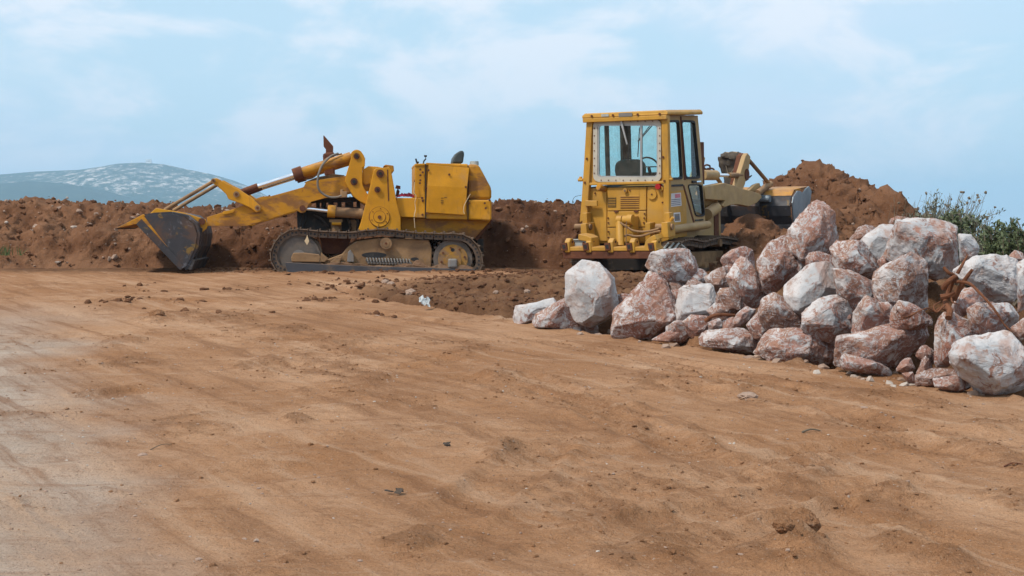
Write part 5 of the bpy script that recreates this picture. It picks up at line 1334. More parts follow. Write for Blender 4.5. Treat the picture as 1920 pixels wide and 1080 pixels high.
# --- side walls with windows
XS = .84
sw_out = [(692, 82), (878, 88), (898, 300), (925, 745), (860, 752), (705, 792), (702, 500)]
w1 = rpoly([(694, 116), (766, 114), (788, 478), (710, 480)], 14)
w2 = rpoly([(780, 114), (862, 117), (896, 474), (808, 476)], 16)
w3 = rpoly([(820, 508), (906, 508), (924, 706), (868, 706)], 18)
sw = holed([s3(a, b, XS) for a, b in sw_out], [[s3(a, b, XS) for a, b in w_] for w_ in (w1, w2, w3)], (-.045, 0, 0), 'cab_side_wall', 'tan')
for nm, w_ in (('side_window', w1), ('door_window', w2), ('lower_window', w3)):
    f_ = holed([s3(a, b, XS + .02) for a, b in w_], [[s3(a, b, XS + .02) for a, b in inset(w_, .93)]], (-.06, 0, 0), nm, 'rubber_and_shade')
    iw_ = inset(w_, .97)
    MB().add([s3(a, b, XS - .01) for a, b in iw_], [list(range(len(iw_)))]).build('pane', 'glass', f_)
flank([(772, 92), (780, 92), (806, 482), (796, 482)], XS + .012, XS - .03, 'door_post', 'rust', bevel=.003)
flank([(702, 512), (788, 508), (792, 520), (706, 524)], XS + .01, XS - .02, 'panel_gap', 'rubber_and_shade', bevel=0)
flank([(788, 515), (796, 515), (862, 748), (854, 752)], XS + .008, XS - .02, 'door_edge', 'rust', bevel=0)
flank([(862, 726), (912, 722), (914, 730), (864, 735)], XS + .008, XS - .02, 'step_slot', 'rubber_and_shade', bevel=0)
dh = flank([(848, 486), (866, 486), (866, 500), (848, 500)], XS + .03, XS, 'door_handle', 'rubber_and_shade', bevel=.004)
flank([(874, 488), (900, 486), (900, 496), (874, 498)], XS + .04, XS, 'latch', 'chrome', bevel=.004)
stk = flank([(710, 566), (774, 560), (779, 640), (714, 648)], XS + .004, XS, 'notice_sticker', 'paper', bevel=0)
flank([(738, 570), (770, 566), (772, 590), (740, 594)], XS + .006, XS + .003, 'notice_print', 'pinkink', stk, 0)
for k in range(4):
    flank([(716, 602 + k * 11), (772, 597 + k * 11), (772, 602 + k * 11), (716, 607 + k * 11)], XS + .006, XS + .003, 'notice_line', 'ink', stk, 0)
stk = flank([(730, 684), (770, 680), (774, 738), (732, 742)], XS + .004, XS, 'number_plate', 'paper', bevel=0)
flank([(735, 692), (766, 689), (769, 732), (737, 735)], XS + .006, XS + .003, 'plate_panel', 'grey', stk, 0)
for k in range(4):
    flank([(739 + k * 7, 704), (743 + k * 7, 704), (744 + k * 7, 722), (740 + k * 7, 722)], XS + .008, XS + .005, 'plate_digit', 'ink', stk, 0)
# far wall, front wall, floor, ceiling lining
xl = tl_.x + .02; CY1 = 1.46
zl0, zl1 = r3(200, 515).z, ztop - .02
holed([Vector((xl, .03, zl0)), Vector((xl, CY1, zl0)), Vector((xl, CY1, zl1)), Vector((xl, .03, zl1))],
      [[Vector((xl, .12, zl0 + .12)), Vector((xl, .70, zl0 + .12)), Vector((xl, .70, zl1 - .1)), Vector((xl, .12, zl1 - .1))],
       [Vector((xl, .80, zl0 + .12)), Vector((xl, 1.36, zl0 + .12)), Vector((xl, 1.36, zl1 - .1)), Vector((xl, .80, zl1 - .1))]], (.05, 0, 0), 'cab_far_wall', 'rubber_and_shade')  # wall coloured black to paint in the backlit shade on its posts
for ya, yb in ((.12, .70), (.80, 1.36)):
    MB().add([(xl + .02, ya, zl0 + .12), (xl + .02, yb, zl0 + .12), (xl + .02, yb, zl1 - .1), (xl + .02, ya, zl1 - .1)], [(0, 1, 2, 3)]).build('far_pane', 'glass', RL)
xr = XS - .06
holed([Vector((xl, CY1, zl0 - .1)), Vector((xr, CY1, zl0 - .1)), Vector((xr, CY1, zl1)), Vector((xl, CY1, zl1))],
      [[Vector((xl + .16, CY1, zl0 + .02)), Vector((xr - .06, CY1, zl0 + .02)), Vector((xr - .06, CY1, zl1 - .12)), Vector((xl + .16, CY1, zl1 - .12))]], (0, .05, 0), 'cab_front_wall', 'rubber_and_shade')
for xa, xb in ((xl + .16, xr - .06),):
    MB().add([(xa, CY1 + .02, zl0 + .02), (xb, CY1 + .02, zl0 + .02), (xb, CY1 + .02, zl1 - .12), (xa, CY1 + .02, zl1 - .12)], [(0, 1, 2, 3)]).build('windscreen_pane', 'glass', RL)
MB().box(((xl + xr) / 2, .75, zl0 - .06), (xr - xl, 1.4, .05)).build('cab_floor', 'rubber_and_shade', RL)
# seat, steering wheel, front wiper
sc_ = r3(455, 420, .55)
sb_ = []
for k in range(20):
    a = 2 * math.pi * k / 20
    sb_.append(sc_ + Vector((.30 * math.copysign(abs(math.cos(a)) ** .6, math.cos(a)), 0, .19 * math.copysign(abs(math.sin(a)) ** .7, math.sin(a)))))
MB().prism(sb_, (0, .14, 0)).build('seat_back', 'seat', RL, .04)
MB().box(sc_ + Vector((0, .32, -.22)), (.5, .5, .14)).build('seat_cushion', 'seat', RL, .03)
wc = r3(578, 402, 1.05); wq = Matrix.Rotation(R(35), 3, 'X'); pts = [wc + wq @ Vector((.19 * math.cos(2 * math.pi * k / 24), .19 * math.sin(2 * math.pi * k / 24) * 1.0, 0)) for k in range(25)]
sw_ = MB().path([wc + Matrix.Rotation(R(-62), 3, 'X') @ Vector((.2 * math.cos(2 * math.pi * k / 24), 0.2 * math.sin(2 * math.pi * k / 24), 0)) for k in range(25)], .016, 8).build('steering_wheel', 'rubber_and_shade', RL, smooth=True)
MB().tube(wc + Vector((0, 0, -.02)), wc + Vector((0, .25, -.5)), .03).box(wc + Vector((0, 0, 0)), (.36, .02, .02)).build('wheel_column', 'rubber_and_shade', sw_)
MB().box(r3(590, 445, 1.2) + Vector((0, .05, -.1)), (.45, .25, .25)).build('dashboard', 'seat', RL, .02)
MB().path([r3(605, 140, 1.40), r3(520, 240, 1.40)], .010, 6).path([r3(592, 140, 1.40), r3(510, 245, 1.40)], .008, 6).path([r3(521, 160, 1.41), r3(510, 340, 1.41)], .009, 6).build('front_wiper', 'rubber_and_shade', RL)
# --- rear engine wall
rear([(205, 528), (690, 515), (700, 850), (640, 870), (190, 872), (190, 700)], .06, .9, 'rear_bulkhead', 'ochre')
rear([(322, 530), (562, 526), (560, 668), (322, 672)], .02, .07, 'rear_access_panel', 'ochre')
rear([(322, 676), (560, 672), (560, 770), (322, 772)], .025, .07, 'rear_lower_panel', 'ochre')
rear([(206, 532), (318, 530), (318, 770), (322, 858), (205, 858)], .03, .07, 'rear_fuel_panel', 'ochre')
rear([(568, 525), (668, 522), (668, 768), (566, 770)], .03, .07, 'rear_tank_panel', 'ochre')
rear([(322, 776), (560, 774), (560, 862), (322, 864)], .035, .07, 'rear_kick_panel', 'ochre')
g_ = rear([(326, 588), (376, 588), (376, 650), (326, 650)], .014, .03, 'vent_grille', 'rubber_and_shade', bevel=0)
for k in range(6):
    rear([(328, 590 + k * 10), (374, 590 + k * 10), (374, 594 + k * 10), (328, 594 + k * 10)], .006, .02, 'vent_slat', 'ochre', g_, 0)
lv = rear([(400, 580), (520, 578), (520, 658), (400, 660)], .015, .03, 'louvre_panel', 'ochre', bevel=.004)
for k in range(6):
    rear([(404, 586 + k * 13), (517, 585 + k * 13), (517, 590 + k * 13), (404, 591 + k * 13)], .010, .02, 'louvre_slot', 'rust', lv, 0)
q = r3(438, 546, .02); MB().tube(q, q - Vector((0, .05, 0)), .038, n=16).build('work_lamp_mount', 'ochre', RL, .006, smooth=True); MB().tube(q - Vector((0, .05, 0)), q - Vector((0, .055, 0)), .024, n=14).build('lamp_core', 'dusty', RL)
q = r3(600, 570, .03); fc = MB().tube(q, q - Vector((0, .03, 0)), .088, n=28).build('filler_disc', 'ochre', RL, .006, smooth=True); MB().tube(q - Vector((0, .03, 0)), q - Vector((0, .04, 0)), .015, n=10).build('disc_stud', 'rust', fc)
q = r3(640, 522, .0); tl2 = MB().tube(q + Vector((0, .05, 0)), q - Vector((0, .06, 0)), .05, n=18).build('tail_lamp', 'red', RL, .012, smooth=True); MB().tube(q + Vector((.04, .06, -.04)), q + Vector((.04, -.02, -.04)), .045, n=16).build('lamp_shell', 'ochre', tl2, smooth=True)
q = r3(268, 526, -.12); MB().tube(q, q + Vector((.06, .22, -.06)), .055, n=18).build('exhaust_stub', 'yellow_rusty', RL, smooth=True)
rear([(186, 608), (258, 610), (260, 644), (184, 644)], -.10, -.05, 'handhold_bracket', 'ochre')
for zx, zy in ((462, 546), (248, 563), (375, 680), (500, 678), (330, 745), (330, 800), (548, 745), (552, 690), (190, 626), (328, 716), (550, 716), (330, 836), (662, 620), (684, 636), (690, 700)):
    q = r3(zx, zy, .02); MB().tube(q + Vector((0, .02, 0)), q - Vector((0, .016, 0)), .014, n=8).build('panel_bolt', 'rust', RL)
for zx in (378, 500):
    q = r3(zx, 674, .02); MB().box(q, (.08, .03, .03)).build('panel_hinge', 'rust', RL)
# --- ripper
rear([(158, 752), (192, 750), (200, 838), (160, 842)], -.34, -.02, 'ripper_hinge_block', 'ochre')
rear([(653, 744), (692, 742), (698, 836), (655, 838)], -.34, -.02, 'ripper_hinge_block', 'ochre')
for zx in (176, 674):
    q = r3(zx, 770, -.2); MB().tube(q - Vector((.16, 0, 0)), q + Vector((.16, 0, 0)), .055, n=14).build('hinge_pin', 'dusty', RL, .006, smooth=True)
    q = r3(zx + (20 if zx < 400 else 26), 720, -.08); MB().box(q, (.10, .16, .22)).build('hinge_cheek', 'ochre', RL, .01)
BYR = -.66
MB().prism([r3(a, b, -.36) for a, b in [(192, 806), (240, 815), (270, 830), (278, 885), (250, 888), (246, 852), (190, 842)]], (0, -.30, 0)).build('ripper_arm', 'ochre', RL, .01)
MB().prism([r3(a, b, -.36) for a, b in [(655, 810), (625, 825), (600, 850), (590, 890), (625, 890), (640, 850), (668, 838)]], (0, -.30, 0)).build('ripper_arm', 'ochre', RL, .01)
beam = MB().prism([r3(a, b, BYR) for a, b in [(40, 905), (55, 893), (620, 893), (632, 905), (630, 918), (44, 918)]], (0, .26, 0)).build('ripper_beam', 'ochre', RL, .01)
MB().prism([r3(a, b, BYR + .01) for a, b in [(44, 920), (630, 920), (618, 966), (56, 966)]], (0, .22, 0)).build('beam_face', 'rust', beam, .01)
for k, zx in enumerate((62, 193, 327, 460, 594)):
    sh = MB().prism([r3(a, b, BYR - .05) for a, b in [(zx - 26, 872), (zx + 8, 868), (zx + 14, 912), (zx - 16, 918)]], (0, .05, 0)).build('shank_pocket', 'rust', beam, .006)
    MB().prism([r3(a, b, BYR - .055) for a, b in [(zx - 17, 882), (zx + 1, 880), (zx + 4, 902), (zx - 10, 905)]], (0, .02, 0)).build('pocket_hole', 'rubber_and_shade', sh)
    c = r3(zx + 16, 872, BYR); 
    MB().prism([c + Vector((-.05, -.02, -.16)), c + Vector((-.05, -.02, .03)), c + Vector((-.05, .05, .09)), c + Vector((-.05, .14, .08)), c + Vector((-.05, .20, -.02)), c + Vector((-.05, .20, -.16))], (.10, 0, 0)).build('pocket_cheek', 'ochre', beam, .015)
    MB().tube(c + Vector((-.06, .09, .02)), c + Vector((.06, .09, .02)), .022, n=10).build('cheek_pin', 'rust', beam)
rc = MB().tube(r3(400, 735, -.25), r3(402, 890, -.45), .072, n=18).build('ripper_cylinder', 'ochre', RL, smooth=True)
for zx in (400, 437, 465):
    q = r3(zx, 727, -.25); MB().tube(q - Vector((.05, 0, 0)), q + Vector((.05, 0, 0)), .075 if zx < 460 else .095, n=18).build('cylinder_eye', 'ochre', rc, .01, smooth=True)
rear([(460, 705), (480, 708), (484, 870), (455, 870)], -.22, .02, 'cylinder_bracket', 'ochre')
rear([(553, 745), (585, 745), (588, 868), (556, 868)], -.20, .02, 'hose_bracket', 'ochre')
for pts in ([(402, 745), (430, 762), (480, 792), (540, 800), (600, 792), (640, 780)], [(425, 828), (450, 820), (500, 828), (550, 822), (600, 805), (650, 795)]):
    MB().path(smooth_pts([r3(a, b, -.32) for a, b in pts], 6), .019, 8).build('hydraulic_hose', 'dusty', RL, smooth=True)
MB().path([r3(440, 735, -.34), r3(438, 890, -.40)], .008, 6).build('guide_wire', 'dusty', RL)
MB().path([r3(688, 770, -.1), r3(700, 745, -.12), r3(728, 712, -.14)], .03, 8).build('lock_lever', 'ochre', RL, smooth=True)
# --- belly, underside, hull
rear([(230, 850), (640, 850), (640, 960), (560, 1035), (330, 1040), (240, 960)], .10, 1.0, 'rear_axle_case', 'dark')
MB().box((0, 1.8, .72), (1.0, 3.3, .72)).build('main_hull', 'tan', RL, .03)
MB().box((.0, 1.0, 1.12), (1.55, 1.5, .10)).build('cab_platform', 'tan', RL, .02)
MB().tube(s3(705, 788, XS + .06), s3(940, 757, XS + .06), .075, n=16).build('step_tube', 'tan', RL, smooth=True)
flank([(700, 792), (930, 765), (925, 800), (830, 845), (690, 850)], .74, -.74, 'side_sponson', 'tan')
# --- forward frame, arms, linkage
flank([(310, 533), (446, 545), (404, 600), (404, 812), (255, 812), (255, 770), (330, 700)], .58, -.58, 'engine_cowl', 'tan', fn=s4)
flank([(372, 600), (402, 600), (404, 800), (374, 800)], .60, .57, 'cowl_edge', 'rust', fn=s4)
flank([(275, 135), (299, 135), (303, 430), (279, 430)], .80, .66, 'exhaust_stack', 'rust', fn=s4)
ARMP = [(296, 448), (440, 420), (472, 430), (520, 440), (570, 462), (640, 478), (692, 498), (705, 520), (668, 560), (612, 586), (545, 572), (490, 574), (440, 592), (425, 580), (446, 545), (310, 535)]
for x_, s_ in ((.78, 1), (-.62, 1)):
    P = [s4(a, b, .78) for a, b in ARMP]
    MB().prism([Vector((x_, p.y, p.z)) for p in P], (-.16, 0, 0)).build('lift_arm', 'tan', RL, .015)
LEV = [(500, 545), (505, 490), (528, 430), (560, 330), (590, 232), (604, 212), (624, 238), (612, 330), (585, 430), (560, 490), (535, 560), (515, 565)]
for x_ in (.60, -.40):
    P = [s4(a, b, .60) for a, b in LEV]
    lv_ = MB().prism([Vector((x_, p.y, p.z)) for p in P], (-.10, 0, 0)).build('tilt_lever', 'tan', RL, .012)
LEV2 = [(508, 432), (556, 230), (574, 212), (590, 225), (548, 425), (530, 440)]
MB().prism([s4(a, b, .30) for a, b in LEV2], (-.10, 0, 0)).build('tilt_lever', 'rust', RL, .012)
for zx, zy, r_ in ((518, 505, .10), (602, 362, .12)):
    q = s4(zx, zy, .62); MB().tube(q, q + Vector((-.2, 0, 0)), r_, n=16).build('lever_pin', 'rust', RL, .01, smooth=True)
MB().tube(s4(612, 262, .55), s4(758, 432, .55), .042, n=12).build('bucket_link', 'dusty', RL, smooth=True)
MB().tube(s4(762, 428, .55), s4(670, 492, .55), .07, n=12).build('bucket_link_lower', 'dusty', RL, smooth=True)
ct = MB().tube(s4(285, 366, .55), s4(378, 367, .55), .10, n=18).build('tilt_cylinder', 'tan', RL, smooth=True)
MB().tube(s4(378, 367, .55), s4(555, 368, .55), .035, n=12).build('piston_rod', 'chrome', ct, smooth=True)
MB().tube(s4(470, 368, .55), s4(558, 368, .55), .055, n=12).build('rod_eye', 'dusty', ct, smooth=True)
MB().tube(s4(378, 372, .5), s4(412, 420, .5), .04, n=10).build('cylinder_stay', 'dusty', ct, smooth=True)
for pts in ([(290, 310), (315, 295), (340, 305), (330, 335), (300, 340)], [(300, 330), (335, 320), (365, 325), (370, 355)], [(285, 300), (310, 325), (345, 335), (350, 365)]):
    MB().path(smooth_pts([s4(a, b, .52) for a, b in pts], 5), .018, 8).build('hydraulic_hose', 'rust', RL, smooth=True)
cl2 = MB().tube(s4(318, 640, .70), s4(384, 594, .70), .11, n=18).build('lift_cylinder', 'tan', RL, smooth=True)
MB().tube(s4(384, 594, .70), s4(432, 572, .70), .055, n=14).build('piston_rod', 'chrome', cl2, smooth=True)
# --- bucket: traced on the plane of its right side plate, 2.3 m wide
BXR = 1.15
prof = [(1030, 448), (985, 456), (930, 470), (905, 520), (897, 580), (903, 650), (918, 728)]
PO = [s4(a, b, BXR) for a, b in prof]
ymid = PO[4].y
bkt = MB()
PI2 = [p + Vector((0, .045, -.005)) for p in PO]
n = len(PO); W2 = Vector((-2.30, 0, 0))
vs = PO + PI2 + [p + W2 for p in PO] + [p + W2 for p in PI2]; fs = []
for i in range(n - 1):
    fs += [(i, i + 1, 2 * n + i + 1, 2 * n + i), (n + i, n + i + 1, 3 * n + i + 1, 3 * n + i), (i, i + 1, n + i + 1, n + i), (2 * n + i, 2 * n + i + 1, 3 * n + i + 1, 3 * n + i)]
fs += [(0, n, 3 * n, 2 * n), (n - 1, 2 * n - 1, 4 * n - 1, 3 * n - 1)]
bkt.add(vs, fs)
bo = bkt.build('bucket', 'blade', RL)
SPL = [(905, 560), (912, 520), (940, 476), (962, 478), (978, 492), (1000, 462), (1022, 444), (1040, 480), (1030, 560), (1010, 650), (965, 702), (918, 724)]
for x_ in (BXR + .005, BXR - 2.335):
    MB().prism([Vector((x_, p.y, p.z)) for p in [s4(a, b, BXR) for a, b in SPL]], (.03, 0, 0)).build('side_plate', 'bluesteel', bo, .004)
tb_ = [PO[0] + Vector((0, 0, .012)), PO[1] + Vector((0, -.01, .012)), PO[2] + Vector((0, -.02, .01)), PO[2].lerp(PO[3], .8) + Vector((0, -.02, 0)), PO[2].lerp(PO[3], .8) + Vector((0, .02, 0)), PO[2] + Vector((0, .02, -.03)), PO[0] + Vector((0, 0, -.03))]
MB().prism(tb_, W2 * .995).build('top_band', 'yellow_rusty', bo, .006)
lowb = [PO[-1] + Vector((0, -.05, .05)), PO[-1] + Vector((0, .6, .02)), PO[-1] + Vector((0, .6, -.13)), PO[-1] + Vector((0, -.05, -.16))]
MB().prism(lowb, W2).build('bucket_floor', 'blade', bo, .01)
for xx in (.42, -.3, -.75):
    P = [p + Vector((xx - BXR, -.04, 0)) for p in PO[2:]]
    MB().prism([P[0], P[1] + Vector((0, -.07, 0)), P[2] + Vector((0, -.09, 0)), P[3] + Vector((0, -.09, 0)), P[4] + Vector((0, -.05, 0)), P[4] + Vector((0, .05, 0)), P[0] + Vector((0, .05, 0))], (.10, 0, 0)).build('back_rib', 'black', bo, .006)
for xx in (.62, -.62):
    c = PO[3] + Vector((xx - BXR, -.12, -.02)); MB().tube(c - Vector((.12, 0, 0)), c + Vector((.12, 0, 0)), .075, n=16).build('hinge_boss', 'bluesteel', bo, .01, smooth=True)
MB().prism([p + Vector((-.75, 0, 0)) for p in [s4(a, b, BXR) for a, b in [(830, 470), (870, 430), (900, 418), (910, 462), (880, 480)]]], (.08, 0, 0)).build('link_bracket', 'tan', bo, .01)
# --- crawler tracks
trk = [(a, b - .075 * a) for a, b in [(-.04, .40), (.15, .60), (.6, .65), (1.2, .61), (2.0, .67), (2.9, .62), (3.5, .57), (3.87, .36), (3.82, .14), (3.5, .02), (2.5, .01), (1.0, .01), (.3, .02), (.02, .18)]]
for sgn in (1, -1):
    make_track(trk, .48, .19, RL, lambda s, o, z, sgn=sgn: Vector((sgn * .83 + o, s, z)), None, 'track')
    for y_, z_, r_, nm in ((.34, .30, .26, 'drive_sprocket'), (3.48, .03, .25, 'idler_wheel')):
        MB().tube((sgn * .70, y_, z_), (sgn * .98, y_, z_), r_, n=24).build(nm, 'idler', RL, .01, smooth=True)
    for y_ in (.95, 1.45, 1.95, 2.45, 2.95):
        MB().tube((sgn * .66, y_, .14 - .075 * y_), (sgn * 1.0, y_, .14 - .075 * y_), .09, n=18).build('track_roller', 'dusty', RL, .01, smooth=True)
    MB().tube((sgn * .70, 2.0, .43), (sgn * 1.06, 2.0, .43), .075, n=18).build('carrier_roller', 'dusty', RL, .01, smooth=True)
    MB().prism([(sgn * .62, .5, .10), (sgn * .62, 3.4, -.12), (sgn * .62, 3.2, .18), (sgn * .62, .6, .38)], (sgn * .3, 0, 0)).build('track_frame', 'dusty', RL, .02)
MB().box((-.83, -.14, .50), (.50, .03, .30)).box((-.83, -.16, .66), (.50, .05, .02)).build('rear_shoe_plate', 'palegrey', RL, .006)
for dx_ in (-.1, .1):
    MB().tube((-.83 + dx_, -.155, .60), (-.83 + dx_, -.175, .60), .022, n=8).build('shoe_bolt', 'rust', RL)
pl_ = s3(770, 905, 1.05)
MB().box(pl_ + Vector((-.2, 0, 0)), (.42, .5, .02)).build('rear_step_plate', 'palegrey', RL, .004)
for k in range(3):
    MB().path([pl_ + Vector((-.25 + k * .1, -.15, .01)), pl_ + Vector((-.22 + k * .1, 0, .10)), pl_ + Vector((-.18 + k * .1, .12, .02))], .02, 6).build('step_link', 'palegrey', RL)
MB().path(smooth_pts([r3(165, 575, -.06), r3(120, 590, -.1), r3(108, 640, -.12), r3(135, 670, -.1), r3(112, 610, -.14)], 6), .004, 5).build('loose_wire', 'rubber_and_shade', RL)
# ------------------------------------------------------------------ plants
MT['leaf'] = material('olive_green_leaf', (0.085, 0.11, 0.05), 0.6, 0, [((0.125, 0.15, 0.065), 3.0, .45, .65, .8), ((0.03, 0.045, 0.018), 6, .5, .65, .7)], spec=.35)
MT['leaf_grey'] = material('grey_green_leaf', (0.16, 0.17, 0.125), 0.7, 0, [((0.15, 0.16, 0.10), 4, .45, .65, .8)], spec=.3)
MT['twig'] = material('dry_grey_twig', (0.16, 0.13, 0.095), 0.9, 0, [((0.26, 0.21, 0.14), 8, .5, .65, .7)], spec=.1)
MT['grass'] = material('green_grass_blade', (0.05, 0.085, 0.03), 0.7, 0, [((0.13, 0.17, 0.05), 5, .5, .65, .7)], spec=.2)
def leaves_mesh(name, P, D, size, mat, parent, rng, ratio=.42):
    n = len(P)
    D = D / (np.linalg.norm(D, axis=1)[:, None] + 1e-9)
    A = rng.normal(size=(n, 3)); S_ = np.cross(D, A); S_ /= np.linalg.norm(S_, axis=1)[:, None] + 1e-9
    U = np.cross(S_, D)
    L_ = (size * rng.uniform(.6, 1.35, n))[:, None]
    V = np.stack([P, P + D * L_ * .5 + S_ * L_ * ratio * .5 + U * L_ * .06, P + D * L_, P + D * L_ * .5 - S_ * L_ * ratio * .5 + U * L_ * .06], 1)
    F = np.arange(4 * n).reshape(n, 4)
    return np_mesh(name, V.reshape(-1, 3), F, MT[mat], parent, smooth=False)
def shrub(loc, w_, h_, label, seed, mat='leaf', n_st=16, per=150, leaf=.075, dense=1.0, group='shrubs behind the boulder pile'):
    rng = np.random.default_rng(seed)
    t_ = empty('shrub', label, 'shrub', loc, group=group)
    tw = MB(); P = []; D = []
    for k in range(n_st):
        a = rng.uniform(0, 6.28); rr = rng.uniform(.1, 1) ** .6; top = Vector((math.cos(a) * rr * w_ / 2, math.sin(a) * rr * w_ / 2, h_ * (1.04 - .45 * rr ** 2) * rng.uniform(.75, 1.08)))
        base = Vector((rng.normal() * .08, rng.normal() * .08, 0))
        m_ = base.lerp(top, .5) + Vector((rng.normal() * .06, rng.normal() * .06, -.05))
        pts = smooth_pts([base, m_, top], 6)
        tw.path(pts, .022, 5, taper=.25)
        for j in range(7):
            f = rng.uniform(.3, 1); q = pts[min(len(pts) - 1, int(f * (len(pts) - 1)))]
            e = q + Vector((rng.normal() * .16, rng.normal() * .16, abs(rng.normal()) * .16 + .03)) * (w_ / 1.3)
            tw.path([q, q.lerp(e, .5) + Vector((0, 0, .02)), e], .008, 4, taper=.4)
            m = int(per / 7 * dense)
            tt = rng.uniform(.15, 1.08, m)[:, None]
            c = np.array(q)[None] * (1 - tt) + np.array(e)[None] * tt + rng.normal(size=(m, 3)) * .022
            P.append(c); D.append(np.array(e - q)[None] / (e - q).length + rng.normal(size=(m, 3)) * .75 + np.array([0, 0, .35]))
    tw.build('stem', 'twig', t_)
    leaves_mesh('foliage', np.concatenate(P), np.concatenate(D), leaf, mat, t_, rng)
    return t_
for px, pyt, pyb, Y, wpx, lab, sd, mt, ns in [
    (1812, 380, 500, 20.5, 92, 'tallest dark green leafy shrub behind the broad top boulder', 1, 'leaf', 24),
    (1852, 415, 505, 19.8, 100, 'grey-green shrub between the tall shrub and the picture edge', 2, 'leaf_grey', 26),
    (1884, 400, 505, 19.2, 85, 'upright green shrub second from the picture edge', 3, 'leaf', 30),
    (1928, 412, 505, 18.6, 110, 'green shrub cut by the picture edge behind the rock pile', 4, 'leaf', 34),
    (1760, 390, 480, 22.5, 170, 'low grey-green bush below the dry grass stalks', 5, 'leaf_grey', 42)]:
    top = at(px, pyt, Y); bot = at(px, pyb, Y)
    g0 = gz(top.x, Y)
    shrub((top.x, Y, g0), wpx / FPX * Y, top.z - g0, lab, sd, mt, ns, 190, .062 if mt == 'leaf' else .055)
# dry stalks
rng = np.random.default_rng(12)
dg = at(1758, 440, 23.2); dry = empty('dry_weed', 'pale dry weed stalks bending above the soil heap tail', 'weed', (dg.x, dg.y, gz(dg.x, dg.y)))
stx = MB(); sd_ = []
z0 = dry.location.z
for k in range(150):
    px = rng.normal(1755, 42); px = min(max(px, 1684), 1850); Y = 23.2 + rng.normal() * .35
    topy = rng.uniform(358, 412) + max(0, abs(px - 1765) - 40) * .25
    b = Vector((at(px, 450, Y).x, Y, gz(dg.x, dg.y) - .02)) - Vector(dry.location)
    tp = at(px + rng.normal(14, 16), topy, Y) - Vector(dry.location)
    md = b.lerp(tp, .6) + Vector((rng.normal() * .05 - .04, 0, .05))
    cv2 = smooth_pts([b, md, tp], 5)
    stx.path(cv2, .0045, 3, taper=.5)
    for j in range(2):
        q = cv2[int(rng.uniform(.55, .95) * (len(cv2) - 1))]; e = q + Vector((rng.normal() * .07, rng.normal() * .05, rng.uniform(.03, .12)))
        stx.path([q, e], .003, 3, taper=.5)
    if rng.random() < .3: sd_.append(tp)
stx.build('stalk', 'twig', dry)
V, Fc = lumps(np.array([p[:] for p in sd_]), rng.uniform(.012, .026, len(sd_)), 1.0, rng)
tag(np_mesh('seed_head', V, Fc, MT['twig'], dry, smooth=False), kind='stuff')
def tuft(px, py, Y, h_, n_, label, seed, spread=.12, mat='grass', base=None):
    rng = np.random.default_rng(seed); p = at(px, py, Y); z = p.z if base is None else base
    t_ = empty('grass_tuft', label, 'grass', (p.x, Y, z))
    V = []; F = []
    for k in range(n_):
        b = np.array([rng.normal() * spread, rng.normal() * spread * .5, -.03]); tip = b + np.array([rng.normal() * h_ * .45, rng.normal() * h_ * .3, h_ * rng.uniform(.5, 1.1)])
        m_ = (b + tip) / 2 + np.array([0, 0, h_ * .12]); w_ = np.array([.007, 0, 0]); i = len(V)
        V += [b - w_, b + w_, m_ + w_ * .7, m_ - w_ * .7, tip]; F += [(i, i + 1, i + 2), (i, i + 2, i + 3), (i + 3, i + 2, i + 4)]
    np_mesh('blades', V, F, MT[mat], t_, smooth=False)
tuft(8, 476, 26.25, .20, 40, 'green grass tuft on the bank at the left picture edge', 31, .16)
for k, (px, py, lab) in enumerate([(105, 398, 'thin weed sprig on the bank crest left of the tipped bucket'), (262, 402, 'small weed sprig on the dark lump of the bank crest'), (452, 398, 'weed sprigs on the bank crest under the bell crank')]):
    p = at(px, py, 28.6); tuft(px, py, 28.6, .16, 16, lab, 40 + k, .10, 'twig')
# ------------------------------------------------------------------ tree stump behind the loader arms
sY = 32.3
def s4w(zx, zy, Y=sY): return at(1240 + zx / 3.725, 230 + zy / 3.725, Y)
sp0 = s4w(500, 470); stp = empty('tree_stump', 'grey uprooted tree stump sticking up behind the loader arms', 'stump', sp0)
def sl(a, b, dy_=0): return s4w(a, b, sY + dy_) - sp0
tk = MB(); axis = smooth_pts([sl(520, 560), sl(505, 470), sl(495, 380), sl(488, 300), sl(490, 240), sl(490, 208)], 7)
rings = []; nn = 20
rad = np.interp(np.linspace(0, 1, len(axis)), [0, .3, .55, .75, .9, 1], [.20, .20, .25, .33, .24, .17])
vs = []
for j, p in enumerate(axis):
    for i in range(nn):
        a = 2 * math.pi * i / nn
        r_ = rad[j] * (1 + .26 * float(pnoise(np.array([math.cos(a) * 1.6 + 3]), np.array([math.sin(a) * 1.6]), np.array([j * .22]))[0] * 2))
        vs.append(p + Vector((r_ * math.cos(a), r_ * math.sin(a), .02 * math.sin(a * 5 + j))))
k = len(axis)
tk.add(vs, [(j * nn + i, j * nn + (i + 1) % nn, (j + 1) * nn + (i + 1) % nn, (j + 1) * nn + i) for j in range(k - 1) for i in range(nn)])
tk.build('trunk', 'bark', stp, smooth=True)
MB().add(vs[-nn:], [list(range(nn))]).build('cut_face', 'wood', stp)
MB().path([sl(455, 300), sl(425, 275), sl(402, 245), sl(398, 240)], .06, 8, taper=.3).build('broken_limb', 'bark', stp, smooth=True)
MB().path([sl(530, 400), sl(590, 400), sl(632, 368)], .05, 8, taper=.25).build('broken_limb', 'bark', stp, smooth=True)
MB().path(smooth_pts([sl(450, 300, -.6), sl(470, 360, -.6), sl(500, 330, -.6), sl(528, 290, -.6)], 5), .012, 6).build('ivy_stem', 'twig', stp)
